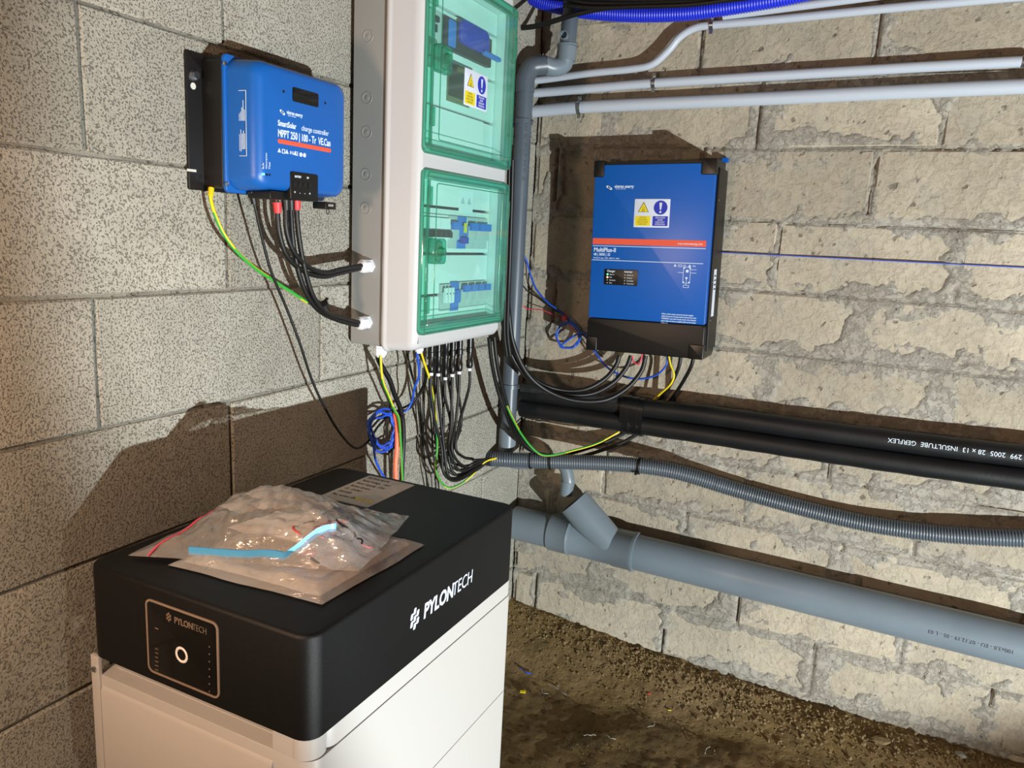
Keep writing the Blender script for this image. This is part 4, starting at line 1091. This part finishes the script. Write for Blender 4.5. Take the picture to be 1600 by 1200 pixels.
# ------------------------------------------------------------------ cables from the charge controller to the enclosure
GC = 'battery and panel cables from the charge controller to the side of the enclosure'
gy1 = (g1.x, -.967, g1.z-.002); gy2 = (g2.x, -.967, g2.z-.002)
X = .070
cc = [
 ([(430, 298), (433, 330), (437, 368), (450, 402), (475, 424), (505, 432), (530, 427)], gy1, M_red, 'black cable with red boot, leftmost under the charge controller'),
 ([(443, 298), (446, 325), (448, 362), (460, 395), (483, 418), (508, 426), (532, 421)], gy1, M_cab2, 'black cable with black boot, second from left under the charge controller'),
 ([(452, 298), (454, 325), (457, 370), (464, 415), (477, 455), (497, 484), (525, 499)], gy2, M_cab2, 'black cable with black boot, third from left under the charge controller'),
 ([(462, 298), (463, 325), (467, 370), (476, 420), (489, 462), (508, 488), (530, 496)], gy2, M_red, 'black cable with red boot, rightmost under the charge controller')]
for k, (L, g, mb, lab) in enumerate(cc):
    n_ = len(L); P = [W(x, y, 'x', X+(g[0]-X)*(i/n_)**2+(.004 if k % 2 else 0)) for i, (x, y) in enumerate(L)]
    P.append(Vector(g)+Vector((.003*(k % 2), .004, .003*(1 if k % 2 else -1)))); P.append(P[-1]+Vector((0, .02, 0)))
    o = cable('power_cable', P, .0048, M_cab, lab, group=GC, seg=10)
    a, b = W(L[1][0], L[1][1]-14, 'x', P[0].x), W(L[1][0]+1, L[1][1]+3, 'x', P[1].x)
    bm = B(); cyl(bm, a, b, .0078, .0062, seg=16); child_world('boot', bm, mb, o, 'red boot' if mb is M_red else None)
for px, py in ((505, 478),):
    c = W(px, py, 'x', .062); bm = B(); cyl(bm, c-Vector((0, .003, -.004)), c+Vector((0, .003, -.004)), .011, seg=16); cyl(bm, c+Vector((0, .004, .008)), c+Vector((0, .012, .014)), .003, seg=8)
    o = local(bm, c); o = part('cable_tie', bm, M_cab); o.location = c; tag(o, 'black cable tie around the lower pair of controller cables', 'cable tie')
P = [W(330, 296, 'x', .022)]+[W(x, y, 'x', v) for x, y, v in ((329, 310, .024), (336, 335, .03), (350, 366, .035), (372, 395, .04), (400, 420, .042), (430, 440, .045), (458, 458, .05), (480, 472, .055))]
o = cable('earth_wire', P, .0032, (M_yel, M_grn), 'green and yellow earth wire from the bracket foot of the charge controller', two=True)
bm = B(); a = W(332, 280, 'x', .012); b = W(330, 294, 'x', .02); cyl(bm, a+Vector((-.004, 0, 0)), a+Vector((.003, 0, 0)), .0062, seg=16); cyl(bm, a+(b-a)*.3, b, .0040, seg=12); child_world('ring_lug', bm, M_copper, o)
bm = B(); cyl(bm, b, W(329, 306, 'x', .023), .0048, seg=12); child_world('sleeve', bm, M_yel, o)
P = [W(x, y, 'x', v) for x, y, v in ((394, 300, .06), (399, 325, .06), (409, 370, .055), (424, 425, .05), (447, 480, .045), (468, 535, .045), (486, 590, .04), (505, 632, .04), (530, 675, .035), (555, 700, .03), (575, 690, .03), (592, 665, .03), (615, 645, .035), (645, 628, .045), (662, 600, .07), (667, 572, .09))]
o = cable('data_cable', P, .0026, M_cab, 'long thin black data cable looping down from the charge controller')
bm = B(); a = W(393, 298, 'x', .062); b = W(397, 318, 'x', .06); cyl(bm, a, b, .0065, .0052, seg=10); child_world('plug', bm, M_blackp, o)

# ------------------------------------------------------------------ wires below the enclosure
def loop(cx, cy, rx, ry, turns, ph, ax, v, jit=2.0, n=14):
    out = []
    for i in range(int(turns*n)+1):
        a = ph+2*math.pi*i/n; kx = 1+.24*math.sin(i*.37+ph); ky = 1+.20*math.cos(i*.29)
        out.append(W(cx+rx*kx*math.cos(a)+random.uniform(-jit, jit), cy+ry*ky*math.sin(a)+random.uniform(-jit, jit), ax, v+.004*math.sin(i*.9)))
    return out
blu = [Vector((.098, -.804, 1.11)), Vector((.098, -.804, 1.088))]+[W(x, y, 'x', v) for x, y, v in ((655, 585, .09), (648, 605, .075), (644, 625, .06), (636, 640, .05), (622, 645, .04))]
blu += loop(600, 672, 20, 28, 3.6, -1.0, 'x', .035)
blu += [W(x, y, 'x', v) for x, y, v in ((584, 690, .035), (586, 715, .035), (594, 735, .03), (606, 755, .03), (612, 775, .03))]
cable('blue_wire', blu, .0028, M_bwire, 'blue wire coiled in loops on the left wall below the enclosure')
blk = [Vector((.102, -.800, 1.11)), Vector((.102, -.800, 1.088))]+[W(x, y, 'x', v) for x, y, v in ((667, 580, .095), (660, 610, .07), (640, 638, .05), (615, 642, .04))]
blk += loop(603, 676, 22, 27, 2.7, -1.6, 'x', .028)
blk += [W(617, 700, 'x', .03), W(628, 690, 'x', .03)]
cable('black_wire', blk, .0026, M_cab, 'thin black wire coiled together with the blue loops')
c = W(622, 650, 'x', .040); bm = B(); cyl(bm, Vector((0, -.004, .004)), Vector((0, .004, -.004)), .014, seg=16); cyl(bm, (0, .01, 0), (0, .030, -.002), .0012, seg=6)
o = part('cable_tie', bm, M_cab); o.location = c; tag(o, 'black cable tie holding the blue coil to the cables below the enclosure', 'cable tie')
P = [Vector((.052, -.887, 1.10)), Vector((.052, -.887, 1.08))]+[W(x, y, 'x', v) for x, y, v in ((608, 592, .055), (616, 615, .052), (626, 640, .05), (630, 665, .048), (630, 700, .045), (628, 735, .045), (628, 780, .045))]
cable('power_cable', P, .0058, M_cab, 'thick black cable hanging from the white gland at the left of the enclosure bottom', seg=10)
P = [Vector((.062, -.893, 1.10)), Vector((.062, -.893, 1.08))]+[W(x, y, 'x', v) for x, y, v in ((598, 595, .06), (607, 618, .058), (616, 640, .058), (623, 655, .058), (626, 690, .056), (628, 730, .055), (630, 780, .055))]
cable('earth_wire', P, .0030, (M_yel, M_grn), 'green and yellow wire beside the thick black cable under the enclosure', two=True)
P = [W(x, y, 'x', v) for x, y, v in ((617, 645, .045), (620, 665, .045), (620, 700, .045), (618, 730, .045), (619, 780, .045))]
cable('orange_cable', P, .0056, M_oran, 'orange cable hanging between the blue coil and the black cable', seg=10)
P = [Vector((.104, -.795, 1.11)), Vector((.104, -.795, 1.088))]+[W(x, y, 'x', v) for x, y, v in ((672, 595, .095), (678, 630, .08), (682, 665, .07), (683, 700, .065), (681, 730, .065), (688, 752, .07), (702, 762, .08), (720, 756, .10), (738, 742, .12), (757, 722, .15), (775, 716, .16))]
cable('earth_wire', P, .0028, (M_yel, M_grn), 'green and yellow wire swooping from the enclosure into the corrugated conduit', two=True)
for k, (L, lab) in enumerate((([(636, 552), (645, 590), (655, 635), (660, 690), (664, 730), (672, 775)], 'leftmost thin black wire running straight down the left wall'),
                              ([(661, 575), (661, 620), (662, 680), (672, 725), (684, 750), (686, 775)], 'second thin black wire running down the left wall'),
                              ([(672, 575), (671, 620), (675, 680), (679, 730), (682, 775)], 'third thin black wire behind the earth wire'))):
    cable('black_wire', [W(x, y, 'x', .02+.012*k) for x, y in L], .0022, M_cab, lab)
GS = 'solar cables from the enclosure to the corrugated conduit'
ords = ('leftmost', 'second from left', 'third from left', 'fourth from left', 'fifth from left', 'rightmost')
mc = [(674, 549, 582, .10), (685, 546, 583, .10), (696, 548, 589, .09), (707, 546, 584, .10), (718, 544, 580, .11), (734, 540, 575, .12)]
for k, (px, y0, y1, v) in enumerate(mc):
    a = W(px, y0, 'x', v); b = W(px-.5, y1, 'x', v); a.z = max(a.z, 1.118)
    sway = (-1, -2, 0, 1, 3, 10)[k]
    mid = [(px-1, y1+30), (px+(6, 4, 8, -2, -6, -16)[k], 660), ((690, 694, 700, 702, 706, 712)[k], 700), ((693, 700, 706, 712, 716, 724)[k], (738, 742, 735, 728, 722, 714)[k]),
           ((712, 716, 720, 724, 730, 738)[k], (751, 748, 742, 736, 729, 717)[k]), (742, (736, 733, 730, 727, 723, 719)[k]), (768, 717)]
    P = [b+Vector((0, 0, .004))]+[W(x, y, 'x', v+(.155-v)*(i/6)**2) for i, (x, y) in enumerate(mid)]
    o = cable('solar_cable', P, .0037, M_cab, f'{ords[k]} of six black solar cables plugged into the enclosure bottom', group=GS)
    bm = B(); L_ = (a-b).length
    cyl(bm, b, a, .0075, seg=14, rings=[(0, .006), (.05, .0082), (.22, .0086), (.25, .0070), (.45, .0070), (.47, .0088), (.60, .0088), (.62, .0074), (.8, .0078), (1, .0085)])
    box(bm, b.x-.002, b.x+.002, b.y-.0095, b.y+.0095, b.z+L_*.5, b.z+L_*.66)
    child_world('connector', bm, M_blackp, o)
    bm = B(); cyl(bm, b-Vector((0, 0, .007)), b, .0052, seg=12); child_world('white_bush', bm, M_gland, o)
for k in range(4):      # second layer of solar cables behind
    x0 = (680, 692, 703, 714)[k]
    P = [W(x0, 560, 'x', .045), W(x0, 600, 'x', .045), W(x0-2+3*k, 660, 'x', .045), W((686, 692, 700, 704)[k], 715, 'x', .05), W((700, 706, 712, 718)[k], (745, 740, 733, 727)[k], 'x', .07), W(728, (742, 738, 732, 728)[k], 'x', .10), W(768, 718, 'x', .15)]
    cable('solar_cable', P, .0036, M_cab, f"{('leftmost', 'second', 'third', 'rightmost')[k]} of four black solar cables in the rear layer below the enclosure", group='rear solar cables')

# ------------------------------------------------------------------ cables between enclosure and inverter
GI = 'thick cables from the enclosure to the underside of the inverter'
y_i = -.075
L1 = [
 ([(787, 430, .30), (789, 480, .29), (796, 525, .27), (815, 570, .24), (843, 598, .2), (880, 610, .16), (915, 608, .13), (945, 592, .10), (962, 572, .08), (968, 556, .075)], 'thick black cable to the inverter, ending leftmost under it'),
 ([(783, 440, .31), (785, 490, .30), (793, 540, .28), (815, 580, .25), (846, 606, .21), (885, 617, .17), (925, 615, .13), (958, 598, .10), (978, 575, .08), (986, 556, .075)], 'thick black cable to the inverter, ending second from left under it'),
 ([(791, 430, .32), (795, 490, .31), (803, 540, .29), (825, 585, .26), (858, 612, .22), (900, 626, .18), (945, 625, .14), (980, 606, .10), (1002, 580, .08), (1009, 556, .075)], 'thick black cable with the deepest sag, ending third from left under the inverter')]
for L, lab in L1: cable('power_cable', [W(x, y, 'y', -v) for x, y, v in L], .0068, M_cab2, lab, group=GI, seg=12)
L2 = [([(764, 528, .45), (769, 570, .42), (778, 610, .38), (790, 645, .34), (805, 680, .27), (830, 704, .20), (870, 712, .13), (920, 700, .07), (965, 682, .03), (995, 662, .018), (1025, 632, .018), (1048, 600, .05), (1060, 575, .07), (1064, 556, .075)], 'black cable dropping past the waste pipe and rising behind the insulated pipes, left one'),
      ([(772, 526, .44), (777, 570, .42), (786, 610, .38), (798, 650, .33), (815, 688, .25), (845, 710, .19), (890, 716, .12), (945, 702, .06), (990, 682, .03), (1020, 655, .018), (1048, 625, .02), (1068, 595, .05), (1080, 572, .07), (1084, 556, .075)], 'black cable dropping past the waste pipe and rising behind the insulated pipes, right one')]
for L, lab in L2: cable('power_cable', [W(x, y, 'y', -v) for x, y, v in L], .0056, M_cab, lab, group='cables rising behind the insulated pipes', seg=10)
for k in range(2): cable('power_cable', [W(x+k*5, y, 'y', -v) for x, y, v in ((796, 250, .40), (794, 330, .38), (791, 420, .36), (789, 470, .34), (788, 520, .32), (792, 555, .30))], .0062, M_cab, ('black cable running down between enclosure and waste pipe, left one', 'black cable running down between enclosure and waste pipe, right one')[k])
P = [W(x, y, 'y', -v) for x, y, v in ((792, 634, .36), (800, 652, .34), (812, 674, .30), (828, 696, .26), (845, 710, .23), (865, 711, .20), (895, 704, .15), (930, 694, .09), (958, 680, .05), (985, 662, .025), (1010, 635, .022), (1032, 615, .05), (1048, 600, .07), (1053, 585, .075), (1048, 570, .075), (1045, 556, .075))]
cable('earth_wire', P, .0032, (M_yel, M_grn), 'green and yellow wire under the waste pipe foot, rising to the inverter', two=True)
P = [W(x, y, 'y', -v) for x, y, v in ((800, 385, .10), (820, 402, .05), (829, 430, .04), (838, 452, .04), (855, 472, .04), (872, 484, .04), (885, 494, .04))]
cl = []
for i in range(34):
    a = -1.2+2*math.pi*i/13; cl.append(W(888+18*math.cos(a)+random.uniform(-1.5, 1.5), 524+20*math.sin(a)+random.uniform(-1.5, 1.5), 'y', -.035-.005*math.sin(i)))
P += cl+[W(x, y, 'y', -v) for x, y, v in ((908, 520, .04), (922, 535, .045), (932, 553, .05), (950, 575, .055), (975, 588, .06), (1000, 592, .06), (1025, 586, .065), (1040, 572, .07), (1043, 556, .07))]
cable('blue_wire', P, .0030, M_bwire, 'blue wire coiled beside the inverter on the back wall')
P = [W(x, y, 'y', -v) for x, y, v in ((812, 470, .05), (822, 482, .03), (845, 484, .03), (866, 492, .03), (880, 500, .03), (888, 506, .03), (896, 516, .03), (905, 522, .03), (928, 530, .03))]
cable('red_wire', P, .0017, M_rwire, 'thin red wire running to the blue coil beside the inverter')
P = [W(x, y, 'y', -v) for x, y, v in ((815, 443, .05), (826, 456, .03), (845, 468, .03), (866, 484, .03), (880, 492, .03), (898, 512, .03), (912, 524, .03), (930, 546, .04), (942, 558, .05))]
cable('black_wire', P, .0020, M_cab, 'thin black wire running to the blue coil beside the inverter')
bm = B(); c = W(883, 496, 'y', -.04); cyl(bm, (-.004, 0, .004), (.004, 0, -.004), .009, seg=12); cyl(bm, (0, 0, .006), (-.003, -.002, .024), .0012, seg=6)
o = part('cable_tie', bm, M_rwire); o.location = c; tag(o, 'small red tie gathering the wires above the blue coil', 'cable tie')
P = [W(x, y, 'y', -v) for x, y, v in ((988, 556, .08), (990, 565, .08), (998, 569, .08), (1002, 560, .08), (1003, 552, .08))]
cable('red_wire', P, .0022, M_rwire, 'short red wire peeking out under the inverter')

# ------------------------------------------------------------------ litter on the dirt floor
def onfloor(px, py):
    p = W(px, py, 'z', .02)
    for _ in range(4): p = W(px, py, 'z', fz(p.x, p.y)+.001)
    return p
def scrap(px, py, m, w, h, label, th=.002, ang=20, name='plastic_scrap'):
    p = onfloor(px, py); bm = B(); rp(bm, -w/2, w/2, -h/2, h/2, 0, th, r=.001, bev=.0004)
    o = part(name, bm, m); o.matrix_world = T(*p) @ RZ(ang) @ RX(8); tag(o, label, 'scrap'); return o
scrap(817, 1081, M_syel, .018, .011, 'small yellow plastic scrap on the dirt right of the battery')
scrap(1014, 1084, M_red, .008, .006, 'tiny red scrap on the dirt floor')
scrap(1162, 1090, M_yel, .006, .005, 'tiny yellow-green scrap on the dirt below the gravel bank')
scrap(1046, 1110, M_yel, .010, .003, 'small yellow wire end on the dirt near the tiny red scrap')
scrap(966, 1025, M_litter, .008, .007, 'small pale chip on the dirt above the tiny red scrap')
curls = [(840, 1020, 16, 'grey offcut high on the dirt, just right of the battery edge'), (881, 980, 12, 'grey offcut on the gravel bank straight below the pipe wye'),
         (856, 1070, 22, 'longest grey offcut, beside the yellow scrap'), (868, 1075, 14, 'grey offcut right of the longest one near the yellow scrap'), (845, 1078, 12, 'grey offcut between the yellow scrap and the longest offcut'),
         (920, 1062, 14, 'grey offcut midway between the yellow and the red scrap'), (1022, 1128, 14, 'grey offcut below the tiny red scrap'), (1110, 1168, 14, 'grey offcut lowest and farthest right on the dirt'),
         (1130, 1040, 14, 'grey offcut on the gravel bank, farthest up to the right'), (912, 1150, 10, 'short grey offcut near the lower frame edge, left of two'), (1064, 1078, 8, 'shortest grey offcut, right of the tiny red scrap'),
         (905, 1000, 12, 'grey offcut at the foot of the bank, left of the pale chip'), (830, 1052, 16, 'blue'), (962, 1155, 10, 'short grey offcut near the lower frame edge, right of two')]
for k, (px, py, L, m) in enumerate(curls):
    p = onfloor(px, py); a0 = random.random()*6; s = L*.0016; q = []
    lab = m; m = M_bwire if m == 'blue' else M_litter; cur = Vector((0, 0, .0022)); a = a0
    for i in range(8):
        q.append(cur.copy()); a += random.uniform(-.9, .9); cur = cur+Vector((math.cos(a), math.sin(a)*.8, 0))*s/3; cur.z = .0022+.003*abs(math.sin(i))
    bm = B(); sweep(bm, spline(q, 3), .0009 if m is M_litter else .002, 6); o = part('wire_offcut', bm, m); o.location = p
    tag(o, (lab if m is M_litter else 'blue wire offcut on the dirt beside the battery'), 'wire offcut', 'wire offcuts on the dirt floor' if m is M_litter else None)
def rock(px, py, sx, sy, sz, label, m=M_stone):
    p = onfloor(px, py); bm = B(); bmesh.ops.create_icosphere(bm, subdivisions=2, radius=1)
    for v in bm.verts:
        k = 1+.30*(random.random()-.5); v.co = Vector((v.co.x*sx*k, v.co.y*sy*k, v.co.z*sz*k))
    o = part('stone', bm, m, ang=20); o.location = p+Vector((0, 0, sz*.3)); o.rotation_euler = (0, 0, random.random()*.6-.3); tag(o, label, 'stone')
rock(1376, 1158, .026, .015, .008, 'long flat stone at the foot of the gravel bank')
rock(1555, 1158, .013, .010, .008, 'pale grey stone on the bank near the right edge', M_mort_b)
rock(1500, 1180, .016, .011, .007, 'flat pale stone below the pale grey stone on the bank', M_mort_b)
rock(1465, 1128, .020, .014, .010, 'rounded brown stone at the top of the bank on the right')
rock(1215, 1075, .012, .009, .008, 'brown stone in the middle of the bank')
rock(975, 998, .010, .008, .007, 'small pale stone at the left end of the bank', M_mort_b)
